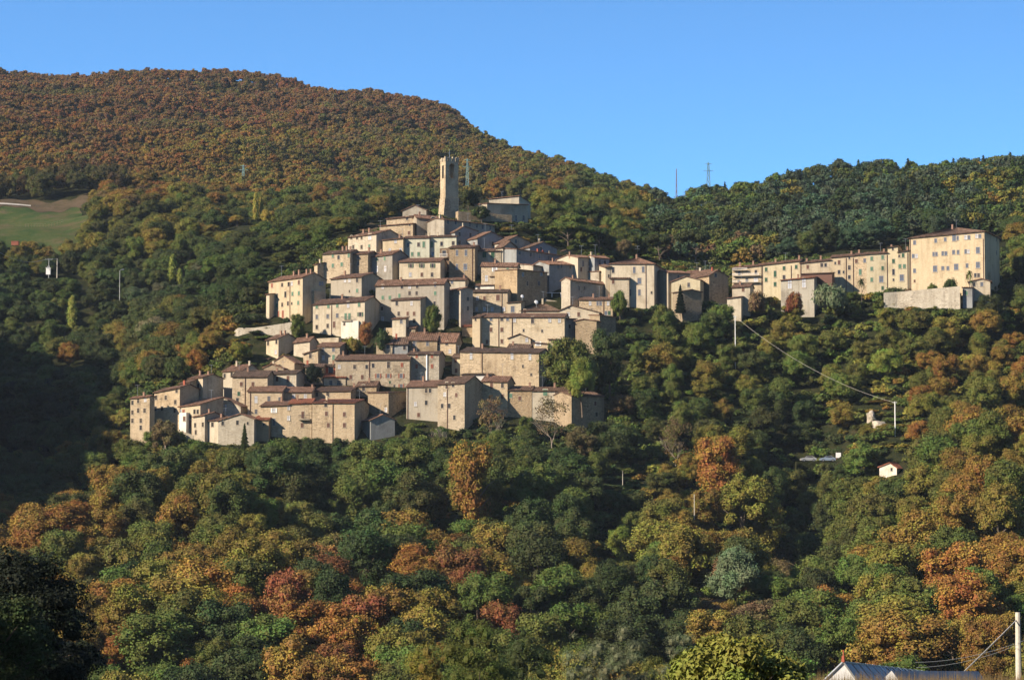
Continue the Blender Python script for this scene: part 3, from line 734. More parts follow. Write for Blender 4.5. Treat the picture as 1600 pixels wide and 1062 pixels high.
h('shade_row_house', 'shaded house with old dark roof left of the thin orange roof', 833, 860, 414, 419, 452, r=40, d=8, rf='m', rise=1, w='stoneg', win='430:855b,844@434p')
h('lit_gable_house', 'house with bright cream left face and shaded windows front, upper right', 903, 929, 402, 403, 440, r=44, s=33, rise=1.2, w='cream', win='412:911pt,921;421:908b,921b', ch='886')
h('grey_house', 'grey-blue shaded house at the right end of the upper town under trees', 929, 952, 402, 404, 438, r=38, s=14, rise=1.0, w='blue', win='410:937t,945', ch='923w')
# --- top of the town
h('stone_balcony_house', 'dark brown stone house with four grey windows and balcony tower', 702, 742, 387, 386, 440, r=-10, d=10, rise=1.3, w='stoned', win='395:714pt,728pt;417:714pt,727px', ch='736', pipe='738')
H_ = h('balcony_tower', 'narrow stack of balconies with red railing beside the dark brown stone house', 687, 702, 388, 387, 430, r=-10, d=5, rf='f', w='wood', Y=736, win='396:694x;411:694x')
balcony(H_, 688, 700, 402, 'whitep', 1.0, .9); balcony(H_, 688, 700, 424, 'red', 1.0, 1.1)
h('grey_stone_house', 'grey stone house with two dark shutters beside the dark brown stone house', 743, 783, 392, 392, 430, r=-4, d=8, rise=1.2, w='stoneg', win='398:757xk,770xk', an='755')
h('gable_end_house', 'house with slim lit left face and shaded gable between upper rows', 786, 807, 386, 386, 425, r=48, s=11, rf='g', pk=9, w='grey', win='390:799p')
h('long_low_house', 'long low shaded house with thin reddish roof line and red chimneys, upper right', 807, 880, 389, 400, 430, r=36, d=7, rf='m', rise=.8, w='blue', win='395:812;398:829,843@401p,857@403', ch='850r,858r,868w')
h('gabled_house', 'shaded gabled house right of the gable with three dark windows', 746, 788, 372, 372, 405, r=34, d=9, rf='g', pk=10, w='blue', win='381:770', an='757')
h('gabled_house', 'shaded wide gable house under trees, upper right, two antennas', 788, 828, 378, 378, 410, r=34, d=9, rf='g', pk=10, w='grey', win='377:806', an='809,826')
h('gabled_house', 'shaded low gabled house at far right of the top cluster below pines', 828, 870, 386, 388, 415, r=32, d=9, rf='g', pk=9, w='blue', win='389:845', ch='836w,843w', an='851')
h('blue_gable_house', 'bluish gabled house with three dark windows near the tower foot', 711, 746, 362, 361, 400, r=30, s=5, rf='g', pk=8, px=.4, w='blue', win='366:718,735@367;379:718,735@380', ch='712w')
h('pale_green_house', 'pale greenish plastered house with green shutters, left half, below the tower', 630, 671, 372, 371, 410, r=-10, d=8, rise=1.1, w='pale', win='382:662gt,654,638@383;397:644g,654g', ch='666w')
h('pale_green_house', 'pale greenish plastered house, right half with one green shutter', 671, 713, 370, 369, 410, r=-4, d=8, rise=.9, w='pale', win='382:675gt,690@381,708@380;397:676p', ch='682w')
h('small_attic_house', 'small pale attic house with red roof above the pale greenish houses', 682, 711, 363, 363, 372, r=-4, d=6, rise=1.0, w='white', t='tile', Y=752)
h('cream_house', 'warm cream house with white windows left of the pale greenish houses', 598, 630, 375, 372, 410, r=-14, d=8, rise=.7, w='ochre', win='377:618w;391:609w,626w')
h('shutter_house', 'greyish house with grey-green shutters and broad shaded gable, top left', 544, 588, 371, 365, 400, r=-34, s=42, rise=2.2, w='stonel', win='371:549,558,565@371,578w@370x;386:552,565,577g@385', ch='560,551', an='573')
h('curved_wall_house', 'long cream stone house with curved end behind the top left houses', 593, 645, 353, 349, 375, r=-16, d=7, rf='m', rise=.6, w='stone', win='351:640s;364:639b')
h('ruined_house', 'roofless brownish stone ruin with broken reddish roof left of the tower', 604, 646, 342, 338, 358, r=-16, d=6, rf='m', rise=1.0, w='stone', win='341:636')
h('gabled_barn', 'plain gabled grey barn on the hilltop left of the tower', 629, 666, 329, 328, 345, r=-14, d=9, rf='g', pk=8, px=.5, w='grey', Y=768)
h('long_palace', 'lit left half of the long building below the tower, slim bright end', 651, 694, 340, 344, 372, r=14, s=6, rise=1.5, w='grey', win='344:677x;361:678g')
h('long_palace', 'shaded right half of the long building below the tower with window row', 694, 773, 343, 352, 380, r=36, d=8, rise=.9, w='grey', win='347:700,712@348,724@349,734@351,745@353,754@355,766@356', ch='698w', an='744')
# --- houses that close the gaps between the rows
h('shaded_house', 'set-back shaded house behind the white garden frame, centre right', 853, 879, 438, 441, 472, r=40, d=6, rf='m', rise=.4, w='grey', win='449:864,872', Y=730)
h('tiny_roof_shed', 'tiny shed with red roof tucked in the shaded courtyard left of the ochre-stained end', 722, 738, 510, 509, 528, r=-10, d=4, rf='m', rise=.7, w='stoned', t='tiler', Y=704, cat='shed')
h('stone_infill_house', 'low stone house with sloping roof between the two-antenna gables and pines', 868, 900, 396, 398, 420, r=34, d=7, rf='g', pk=6, w='stoneg', Y=752, win='402:884')
h('back_house', 'small house behind the three-shuttered cream house, only its roof showing', 650, 688, 396, 395, 420, r=-12, d=6, w='stone', t='tile', Y=747)
h('back_house', 'small stone house filling the gap right of the plain brownish house', 600, 624, 424, 423, 455, r=-14, d=6, w='stoned', Y=738, win='430:610')
h('stepped_house', 'small stone house stepping down right of the warm cream house', 586, 604, 388, 386, 410, r=-18, d=6, w='stoneg', Y=746, win='393:594')
h('back_house', 'low stone house showing above the small cream house with chimneys', 436, 462, 524, 522, 545, r=-30, d=5, w='stone', t='tiled', Y=704)
h('side_house', 'little stone house between the terrace wall and the low gable', 398, 420, 562, 560, 585, r=-25, d=6, w='stonel', t='tiled', Y=694, win='568:408')
h('pale_gable_house', 'small pale gable house between the grey attic roofs, upper middle', 760, 785, 404, 403, 424, r=-12, d=6, rf='g', pk=5, w='stonel', Y=741)
h('dark_roof_house', 'dark-roofed low house right above the cream-and-stone house', 778, 812, 402, 405, 425, r=-16, d=7, w='stoneg', t='tiled', Y=742, win='408:800')
h('row_end_house', 'shaded small house closing the row left of the big cream villa', 936, 952, 424, 426, 455, r=38, d=6, rf='m', rise=.3, w='stoneg', Y=730)
h('lower_stone_house', 'low stone house in shade between the ruined-looking house and the grey plastered house', 600, 636, 628, 629, 668, r=30, d=7, rf='m', rise=.8, w='stoned', Y=668, win='640:615')
h('courtyard_house', 'dark stone house deep in the courtyard left of the narrow yellow house', 686, 708, 566, 566, 596, r=34, d=6, rf='m', rise=.3, w='stoned', Y=690)
# --- castle
h('castle_hall', 'castle hall on the summit with bright left wall and shaded right end', 764, 811, 311, 306, 350, r=-16, s=18, rf='m', rise=-.6, w='stonel', Y=785, cat='castle', an='775')
h('castle_wing', 'lower shaded castle wing standing before the bright summit hall', 761, 825, 318, 320, 352, r=36, d=6, rf='m', rise=.3, w='grey', Y=772, win='341:806t,818t', cat='castle')
h('white_chapel', 'small bright white building beside the shaded castle wing', 748, 761, 320, 317, 340, r=-20, d=5, rf='m', rise=.4, w='white', Y=770, cat='chapel')
h('rampart', 'shaded stone rampart wall between tower foot and castle', 716, 800, 330, 336, 356, r=22, d=2, rf='f', w='stoned', Y=766, cat='rampart')
# --- right of the centre
H_ = h('big_villa', 'big cream villa with hipped roof half crossed by a shadow, right of the town', 953, 1022, 412, 412, 468, r=-12, s=22, rf='h', rise=2.4, w='cream', win='422:991pt,1005pt@421,958t;439:999px;457:984pt,999pt,1018s', an='999,1031', pipe='1009')
h('villa_wing', 'narrow bright left end of the big cream villa', 946, 954, 418, 416, 460, r=10, d=8, rf='m', rise=1.3, w='cream', Y=724, win='431:951s')
h('villa_annex', 'low stone annex at the left front of the big cream villa', 953, 983, 435, 435, 462, r=-6, d=5, rise=.7, w='stonel', Y=722, win='440:958b')
h('shaded_house', 'shaded flat-fronted house just right of the big cream villa', 1044, 1078, 426, 427, 462, r=30, d=8, rise=1.2, w='grey', win='433:1060')
h('yellow_gable_house', 'yellowish lit house with low gable in front of the dark gabled house', 1049, 1094, 440, 437, 470, r=-12, d=8, rf='g', pk=7, px=.5, w='yellow', win='445:1076', Y=722)
h('dark_gable_house', 'dark shaded gabled house left of the gap before the ochre row', 1108, 1138, 430, 432, 470, r=32, s=40, rf='g', pk=9, px=.45, w='stoned', win='430:1118;444:1100', ch='1108r', Y=728)
h('lit_roof_house', 'small pale house with white roof edge behind the yellowish gable', 1070, 1108, 428, 426, 460, r=-20, d=6, rise=1.4, w='cream', Y=736, ch='1090w', an='1084,1097')
h('small_hut', 'small shaded hut with low gable below the yellowish lit house', 1066, 1096, 455, 456, 476, r=26, d=5, rf='g', pk=3, w='stoned', Y=716, cat='hut')
# --- the row on the right
H_ = h('balcony_house', 'ochre house with three long white balconies at the left end of the right-hand row', 1144, 1189, 420, 414, 470, r=-14, ln=(1144, 735), d=8, rise=1.0, w='ochre', win='427:1155,1181@425;438:1167;440:1154,1181w@438x', ch='1153,1174')
for a, b, v in ((1145, 1168, 422), (1145, 1187, 430.5), (1145, 1186, 441)): balcony(H_, a, b, v, 'whitep', .9, .5)
h('ochre_house', 'ochre house with green-shuttered windows right of the long white balconies', 1190, 1250, 414, 407, 466, r=-14, ln=(1144, 735), d=8, rise=1.0, w='yellow', win='421:1197k,1225k@419,1244k@417;428:1211kt;437:1197k;444:1211k,1225@433', ch='1209,1246', an='1224', pipe='1236,1191')
h('pale_house', 'pale ochre house with two square windows and awning, middle of the right-hand row', 1250, 1298, 411, 406, 464, r=-14, ln=(1144, 735), d=8, rise=1.0, w='ochre', win='417:1262b,1284@414,1290@414', ch='1280,1258', pipe='1251')
h('ochre_house', 'ochre stone house with scattered windows and white pipe, right-hand row', 1298, 1333, 402, 399, 460, r=-14, ln=(1144, 735), d=8, rise=1.1, w='ochre', win='411:1305s,1311@410b,1327@403s;418:1327;425:1311,1318s;433:1327', ch='1328', pipe='1322,1333')
h('stone_house', 'brownish stone house between white-piped and yellow houses of the right-hand row', 1333, 1354, 399, 397, 458, r=-14, ln=(1144, 735), d=8, rise=1.1, w='stone', win='408:1338b,1351p@407;425:1344gt')
h('yellow_house', 'bright yellow house with green shutters in the right-hand row', 1354, 1387, 397, 395, 455, r=-14, ln=(1144, 735), d=8, rise=1.0, w='yellow', win='404:1362g,1379g@402;420:1362g,1379k@419;437:1362g,1377p@436x;450:1379k', pipe='1386')
h('slim_tower_house', 'slim taller house standing above its neighbours right of the bright yellow house', 1387, 1403, 387, 384, 455, r=-14, ln=(1144, 735), s=7, rise=.6, w='yellow', win='389:1395s;408:1396k;425:1396t;437:1396s')
h('yellow_house', 'yellow house squeezed between the slim taller house and the huge end block', 1403, 1420, 394, 391, 455, r=-14, ln=(1144, 735), d=7, rise=.7, w='yellow', win='400:1405s,1411k@399;416:1406g,1413g@416;434:1409px', pipe='1418')
h('huge_block', 'huge four-storey ochre block with grey shutters at the right end', 1421, 1538, 372, 361, 460, r=-22, s=36, rf='h', rise=2.6, Y=720, w='ochre', win='379:1429p,1462@376p,1477p@374,1491px@372,1496@372p,1509w@371,1514@371p,1526w@369,1531@369p;400:1427p,1432w@400,1459p@397,1463p@397,1473p@396,1478p@396,1490p@394,1497p@394,1509p@393,1513w@393,1528px@391;423:1429p,1461px@420,1473p@419,1481p@419,1494px@417,1511p@415,1528px@414;439:1429bs,1511b@432,1524@430,1529@430;374:1557p;395:1557p', ch='1469', pipe='1422,1536', an='1512')
h('white_window_house', 'low cream house with two big white windows in front of the right-hand row', 1220, 1272, 438, 433, 466, r=-14, s=12, rise=1.1, w='cream', t='tiler', win='444:1234wxt,1256wxt@442', Y=720)
h('terrace_roof_house', 'flat red-edged terrace building behind the low house with white windows', 1252, 1300, 428, 426, 450, r=-16, d=4, rf='m', rise=.4, w='brown', t='tiled', Y=724, cat='terrace')
h('small_low_house', 'small low house with rounded tree beside it, below the long white balconies', 1144, 1172, 449, 447, 470, r=-14, d=6, rise=1.2, w='cream', win='452:1161b', Y=720)
h('small_white_shed', 'pale flat shed at the foot of the small low house', 1136, 1158, 466, 463, 474, r=-14, d=4, rf='m', rise=.3, w='cream', Y=717, cat='shed')
h('terrace_shed', 'small grey-white shed with green roof on the end of the terrace wall', 1504, 1519, 449, 449, 470, r=-16, s=18, rf='m', rise=.3, w='blue', Y=707, win='458:1510g', cat='shed')
h('terrace_house', 'small pale gabled house at the right end of the terrace wall', 1514, 1547, 440, 439, 464, r=-12, d=6, rf='g', pk=4, px=.6, w='stonel', Y=711, win='444:1522,1534p@444')
h('roadside_cottage', 'tiny cream cottage with red roof alone among the right-hand woods', 1374, 1401, 729, 730, 746, r=-24, s=12, rf='g', pk=7, px=.6, w='white', t='tiler', Y=Yground(1388, 745, 560), win='733:1393s')

# ---------------------------------------------------------------- free-standing walls, tower
def wall_strip(name, label, pts, Y=None, th=.6, mat='wallst', cat='wall'):
    """pts: (u, v_top, v_foot, dY)"""
    if Y is None: Y = max(Yground(u, vt + f_, 600) for u, vt, f_, _ in pts)
    ps = [(P(u, vt, Y + dy), vb) for u, vt, vb, dy in pts]
    base = Vector((ps[0][0].x, ps[0][0].y, ps[0][0].z - 3)); mb = MB()
    for (a, va), (b, vb_) in zip(ps, ps[1:]):
        za = min(a.z - (va * a.y / F), gz(a.x, a.y)); zb = min(b.z - (vb_ * b.y / F), gz(b.x, b.y))
        d = Vector((0, th, 0))
        A, B = a - base, b - base
        A0, B0 = Vector((A.x, A.y, za - base.z - 1.5)), Vector((B.x, B.y, zb - base.z - 1.5))
        mb.quad(A0, B0, B, A); mb.quad(A, B, B + d, A + d); mb.quad(B0 + d, A0 + d, A + d, B + d)
    return tag(mb.build(name, M[mat], None, base), label, cat)
wall_strip('terrace_wall', 'long pale stone terrace wall below the huge ochre end block', [(1381, 457, 30, 0), (1402, 456, 31, 0), (1500, 447, 24, -6)], 712)
wall_strip('terrace_wall', 'pale curved stone terrace wall at left below the tall cream block', [(366, 517, 16, 4), (372, 512, 20, 2), (398, 512, 18, 0), (425, 508, 14, -2), (456, 503, 14, -4)], 707)
wall_strip('retaining_wall', 'bluish shaded retaining wall under the houses right of the cream villa', [(1045, 474, 12, 0), (1092, 475, 12, 2), (1140, 474, 10, 4)])
wall_strip('retaining_wall', 'short pale retaining wall among shrubs below the right-hand row', [(1248, 482, 9, 0), (1268, 481, 9, 0)])
wall_strip('retaining_wall', 'short pale wall left of the long terrace wall, half hidden by trees', [(1322, 478, 12, 0), (1345, 474, 14, 0)])
wall_strip('garden_wall', 'broken garden wall beside the lattice frame, centre right', [(851, 467, 10, 0), (868, 470, 10, 0), (884, 474, 9, 0)], 722)
wall_strip('low_wall', 'low pale kerb wall in front of the ochre cottage, left end of the row', [(278, 672, 6, 0), (296, 677, 8, 0), (302, 680, 8, 0)], 652)

def tower():
    Y = 768; rot = R(30)
    C = P(702, 338, Y)
    root = empty('stone_tower', C - Vector((0, 0, 3)))
    root.rotation_euler = (0, 0, rot)
    sc = Y / F
    top = (338 - 247) * sc + 3
    w = 20 * sc / (math.cos(rot)) * .5; dd = 8.5 * sc / math.sin(rot) * .5
    zst = (338 - 311) * sc + 3
    mb = MB()
    mb.box(-w, w, -dd, dd, zst, top - 3.2)
    # belfry walls with openings on front and left
    z0, z1 = top - 5.6, top - 1.4
    mb = MB()
    mb.box(-w, w, -dd, dd, zst, z0)
    t = .7; ow = .85
    for s in (-1, 1):
        mb.box(min(s*w, s*(ow)), max(s*w, s*(ow)), -dd, -dd + t, z0, z1 - .6)
        mb.box(min(s*w, s*(ow)), max(s*w, s*(ow)), dd - t, dd, z0, z1 - .6)
        mb.box(min(s*w, s*(w - t)), max(s*w, s*(w - t)), -dd + t, -.5, z0, z1 - .6)
        mb.box(min(s*w, s*(w - t)), max(s*w, s*(w - t)), .5, dd - t, z0, z1 - .6)
    mb.box(-w, w, -dd, dd, z1, top - .9)
    # arch heads
    for y0, y1 in ((-dd, -dd + t), (dd - t, dd)):
        for k in range(6):
            a0, a1 = math.pi * k / 6, math.pi * (k + 1) / 6
            x0, x1 = -ow * math.cos(a0), -ow * math.cos(a1)
            mb.box(x0, x1, y0, y1, z1 - .6 + .6 * min(math.sin(a0), math.sin(a1)), z1)
        for s in (-1, 1): mb.box(min(s*w, s*ow), max(s*w, s*ow), y0, y1, z1 - .6, z1)
    for s in (-1, 1): mb.box(min(s*w, s*(w - t)), max(s*w, s*(w - t)), -dd + t, dd - t, z1 - .6, z1)
    mb.build('shaft', M['tower'], root)
    mb = MB()
    e = .12
    for i in range(4):
        x = -w - e + i * (2 * (w + e) - .75) / 3
        hh = .9 + .5 * random.random()
        mb.box(x, x + .75, -dd - e, -dd + .5, top - .899, top - .9 + hh)
        mb.box(x, x + .75, dd - .5, dd + e, top - .899, top - .9 + .8)
    for i in range(1, 3):
        y = -dd + i * (2 * dd) / 3 - .35
        for s in (-1, 1): mb.box(min(s*(w+e), s*(w-.5)), max(s*(w+e), s*(w-.5)), y, y + .7, top - .899, top + .2 * random.random())
    mb.build('battlement', M['tower'], root)
    mb = MB()      # battered foot
    e2, e3 = .12, .75
    b = [(-w-e3*1.6, -dd-e2), (w+e2, -dd-e2), (w+e2, dd+e2), (-w-e3*1.6, dd+e2)]; c = [(-w-e2, -dd-.1), (w+.1, -dd-.1), (w+.1, dd+.1), (-w-e2, dd+.1)]
    zz = zst + .2
    for i in range(4):
        j = (i + 1) % 4
        mb.quad((*b[i], -2), (*b[j], -2), (*c[j], zz), (*c[i], zz))
    mb.quad(*[(*q, zz) for q in c])
    mb.build('battered_base', M['tower'], root)
    mb = MB(); mb.tube((0, 0, top - 1), (0, 0, top + 2.6), .07, .04); mb.tube((-.4, 0, top + 1.6), (.4, 0, top + 1.6), .03)
    mb.build('mast', M['steel'], root)
    tag(root, 'tall square stone bell tower with battlements at the top of the town', 'tower')
tower()
# ---------------------------------------------------------------- vegetation
rng = np.random.default_rng(11)
random.seed(5)
def leaf_mesh(name, clumps, per, size, mat, core=True, up=0.25, spread=0.9, cards=None, long=1.0, jag=0.25, zs=1.0):
    core = .72 if core is True else core
    """crown of many small leaf faces set on clump shells; clumps: (x, y, z, r)"""
    V, Fc, VAR = [], [], []
    for (cx, cy, cz, r) in clumps:
        n = max(6, int(per * (r * r) / np.mean([c[3] ** 2 for c in clumps])))
        d = rng.normal(size=(n, 3)); d /= np.linalg.norm(d, axis=1)[:, None]
        d[:, 2] = np.where(d[:, 2] < -0.55, -d[:, 2], d[:, 2])
        rad = r * (1 - jag * rng.random(n) ** 1.5 + 0.45 * rng.random(n) ** 3)
        c = np.array([cx, cy, cz]) + d * rad[:, None] * np.array([1, 1, .85 * zs])
        nn = d * spread + rng.normal(size=(n, 3)) * 0.55 + np.array([0, 0, up]); nn /= np.linalg.norm(nn, axis=1)[:, None]
        t = np.cross(nn, rng.normal(size=(n, 3))); t /= np.linalg.norm(t, axis=1)[:, None] + 1e-9
        b = np.cross(nn, t)
        s = size * rng.uniform(.6, 1.25, n)[:, None]
        q = np.stack([c - t * s * .5 * long, c - b * s * .36, c + t * s * .5 * long, c + b * s * .36 + nn * s * .12], 1)
        q[:, :, 2] = c[:, None, 2] + (q[:, :, 2] - c[:, None, 2]) * zs
        V.append(q.reshape(-1, 3))
        cv = rng.random()
        VAR.append(np.repeat(np.clip(0.55 * cv + 0.45 * rng.random(n), 0, 1), 4))
    V = np.concatenate(V); VAR = np.concatenate(VAR)
    nf = len(V) // 4
    F_ = np.arange(nf * 4).reshape(-1, 4)
    verts = [V]; faces = [tuple(int(x) for x in f) for f in F_]; off = len(V)
    if core:
        for (cx, cy, cz, r) in clumps:
            mb = MB(); mb.ball((0, 0, 0), r * core, 6, 4)
            vv = np.array([tuple(v) for v in mb.v]) * (1 + rng.uniform(-.15, .15, (len(mb.v), 1))) * np.array([1, 1, zs]) + np.array([cx, cy, cz])
            verts.append(vv); faces += [tuple(off + i for i in f) for f in mb.f]; off += len(vv)
            VAR = np.concatenate([VAR, np.full(len(vv), 0.15)])  # inner balls added to block light; low value paints the crown's inner shade
    V = np.concatenate(verts)
    me = bpy.data.meshes.new(name)
    me.from_pydata(V.tolist(), [], faces)
    at = me.attributes.new('var', 'FLOAT', 'POINT'); at.data.foreach_set('value', VAR.astype(np.float32))
    me.materials.append(M[mat]); me.update()
    return me

def crown_clumps(kind, n):
    out = []
    for i in range(n):
        if kind == 'round':
            d = rng.normal(size=3); d /= np.linalg.norm(d); d[2] = d[2] if d[2] > -.5 or rng.random() < .3 else -d[2]
            k = rng.uniform(.35, 1.08) ** .6
            out.append((d[0] * .33 * k, d[1] * .33 * k, .58 + d[2] * .33 * k, rng.uniform(.06, .145)))
        elif kind == 'full':
            d = rng.normal(size=3); d /= np.linalg.norm(d); k = rng.uniform(.3, 1.1) ** .6
            out.append((d[0] * .33 * k, d[1] * .33 * k, .5 + d[2] * .42 * k, rng.uniform(.05, .12)))
        elif kind == 'tall':
            z = rng.uniform(.25, .9); w = .24 * math.sin(math.pi * min(1, (1.02 - z) / .85) ** .8) + .03
            a = rng.uniform(0, 6.283); out.append((math.cos(a) * w * .8, math.sin(a) * w * .8, z, rng.uniform(.08, .14)))
        elif kind == 'poplar':
            z = .1 + .84 * (i + .5) / n; w = .055 * math.sin(math.pi * min(1, (1.05 - z))) ; a = i * 2.4
            out.append((math.cos(a) * w, math.sin(a) * w, z, .035 + .06 * math.sin(math.pi * min(.96, z * .9 + .06)) ** .7))
        elif kind == 'umbrella':
            a = rng.uniform(0, 6.283); q = math.sqrt(rng.random()) * .42
            out.append((math.cos(a) * q, math.sin(a) * q, .84 - q * q * .7 + rng.uniform(-.04, .03), rng.uniform(.09, .13)))
        elif kind == 'bush':
            a = rng.uniform(0, 6.283); q = math.sqrt(rng.random()) * .5
            out.append((math.cos(a) * q, math.sin(a) * q, .45 * (1 - q) + rng.uniform(0, .22), rng.uniform(.18, .32)))
    return out

def conifer(name, n, size, mat, w=.2):
    V, VAR = [], []
    z = 1 - rng.random(n) ** .6 * .88
    a = rng.random(n) * 6.283
    tier = (z * 11) % 1.0
    r = w * (1.03 - z) * (0.55 + .5 * (1 - tier)) * rng.uniform(.55, 1.05, n)
    c = np.stack([np.cos(a) * r, np.sin(a) * r, z], 1)
    d = np.stack([np.cos(a), np.sin(a), np.full(n, -.35)], 1)
    side = np.stack([-np.sin(a), np.cos(a), np.zeros(n)], 1) + rng.normal(size=(n, 3)) * .3
    s = (size * (0.5 + .8 * (1.1 - z)))[:, None]
    q = np.stack([c - d * s, c - side * s * .45, c + d * s, c + side * s * .45], 1).reshape(-1, 3)
    var = np.repeat(rng.random(n), 4)
    k = len(q)
    mb = MB(); mb.tube((0, 0, .1), (0, 0, .97), w * .55, .01, 7)
    vv = np.array([tuple(v) for v in mb.v])
    me = bpy.data.meshes.new(name)
    me.from_pydata(np.concatenate([q, vv]).tolist(), [], [tuple(range(i, i + 4)) for i in range(0, k, 4)] + [tuple(k + i for i in f) for f in mb.f])
    at = me.attributes.new('var', 'FLOAT', 'POINT'); at.data.foreach_set('value', np.concatenate([var, np.full(len(vv), .1)]).astype(np.float32))
    me.materials.append(M[mat]); me.update()
    return me

def trunk_mesh(name, mat='bark', lean=.03, h=.62, r=.022, limbs=6, spread=.26):
    mb = MB(); p = Vector((0, 0, -.08)); pts = [p]
    for i in range(4):
        p = p + Vector((random.uniform(-lean, lean), random.uniform(-lean, lean), (h + .08) / 4)); pts.append(p)
    for i in range(4): mb.tube(pts[i], pts[i + 1], r * (1.25 - .2 * i), r * (1.05 - .2 * i), 7)
    for i in range(limbs):
        a = i * 2.4 + random.random(); b = pts[2 + i % 2]
        e = b + Vector((math.cos(a) * spread, math.sin(a) * spread, random.uniform(.1, .26)))
        m_ = b.lerp(e, .5) + Vector((0, 0, .03))
        mb.tube(b, m_, r * .5, r * .35, 5); mb.tube(m_, e, r * .35, r * .12, 5)
    me = bpy.data.meshes.new(name); me.from_pydata([tuple(v) for v in mb.v], [], mb.f); me.materials.append(M[mat]); return me

def bare_mesh(name, mat, seed, depth=5, r0=.022, up=.35):
    random.seed(seed); mb = MB()
    def br(p, d, ln, r, k):
        q = p + d * ln * .5 + Vector((random.uniform(-1, 1), random.uniform(-1, 1), random.uniform(-.5, 1))) * ln * .07
        e = q + (d + Vector((random.uniform(-.3, .3), random.uniform(-.3, .3), .1))).normalized() * ln * .5
        mb.tube(p, q, r, r * .8, 5 if k > 2 else 3); mb.tube(q, e, r * .8, r * .6, 5 if k > 2 else 3)
        if k == 0: return
        for i in range(3 if k > 1 else 4):
            nd = (d + Vector((random.uniform(-1, 1), random.uniform(-1, 1), random.uniform(-.3, .8) * up * 2)) * .8).normalized()
            br(e if i else q, nd, ln * random.uniform(.62, .8), r * .58, k - 1)
    br(Vector((0, 0, -.08)), Vector((0, 0, 1)), .26, r0, depth)
    me = bpy.data.meshes.new(name); me.from_pydata([tuple(v) for v in mb.v], [], mb.f); me.materials.append(M[mat])
    return me

NEAR = {'round': [leaf_mesh('crown_round', crown_clumps('round', 50), 240, .028, 'leaf') for _ in range(8)],
        'tall': [leaf_mesh('crown_tall', crown_clumps('tall', 34), 260, .028, 'leaf') for _ in range(4)],
        'poplar': [leaf_mesh('crown_poplar', crown_clumps('poplar', 22), 110, .028, 'leaf') for _ in range(2)],
        'umbrella': [leaf_mesh('crown_umbrella', crown_clumps('umbrella', 30), 200, .035, 'leaf') for _ in range(2)],
        'bush': [leaf_mesh('crown_bush', crown_clumps('bush', 16), 190, .075, 'leaf') for _ in range(3)],
        'conifer': [conifer('crown_conifer', 3800, .045, 'leaf', .2) for _ in range(2)],
        'sparse': [leaf_mesh('crown_sparse', crown_clumps('round', 26), 60, .034, 'leaf', core=False) for _ in range(2)]}
def palm():
    V = []; VAR = []
    for i in range(46):
        a = i * 2.4; el = rng.uniform(-.5, 1.2); L_ = .42; pr = None
        for k in range(5):
            s = k / 4; p = np.array([math.cos(a) * L_ * s * math.cos(el * (1 - s * .5)), math.sin(a) * L_ * s * math.cos(el * (1 - s * .5)), .72 + L_ * (math.sin(el) * s - .75 * s * s)])
            w = np.array([-math.sin(a), math.cos(a), 0]) * .05 * (1.1 - s)
            if pr is not None: V += [pr[0] - pr[1], pr[0] + pr[1], p + w, p - w]; VAR += [rng.random()] * 4
            pr = (p, w)
    me = bpy.data.meshes.new('crown_palm'); me.from_pydata([tuple(v) for v in V], [], [tuple(range(i, i + 4)) for i in range(0, len(V), 4)])
    at = me.attributes.new('var', 'FLOAT', 'POINT'); at.data.foreach_set('value', np.array(VAR, np.float32)); me.materials.append(M['leaf']); return me
NEAR['palm'] = [palm()]
TR = {'bark': [trunk_mesh('trunk_dark') for _ in range(3)], 'barkp': [trunk_mesh('trunk_pale', 'barkp') for _ in range(2)]}
BARE = [bare_mesh('branches_pale', 'barkp', 3), bare_mesh('branches_dark', 'bark', 8), bare_mesh('branches_thin', 'barkp', 21, 5, .014, .8)]
def far_copy(me):
    m2 = me.copy(); m2.materials.clear(); m2.materials.append(M['leafi']); return m2
FARC = [leaf_mesh('crown_far', crown_clumps('round', 24), 42, .066, 'leafi') for _ in range(6)]
FARK = [conifer('conifer_far', 520, .10, 'leafi', .27) for _ in range(3)]
FARB = [leaf_mesh('scrub_far', crown_clumps('bush', 9), 60, .14, 'leafi') for _ in range(4)]
MIDC = [far_copy(m) for m in NEAR['round'][:5] + NEAR['tall'][:2]]

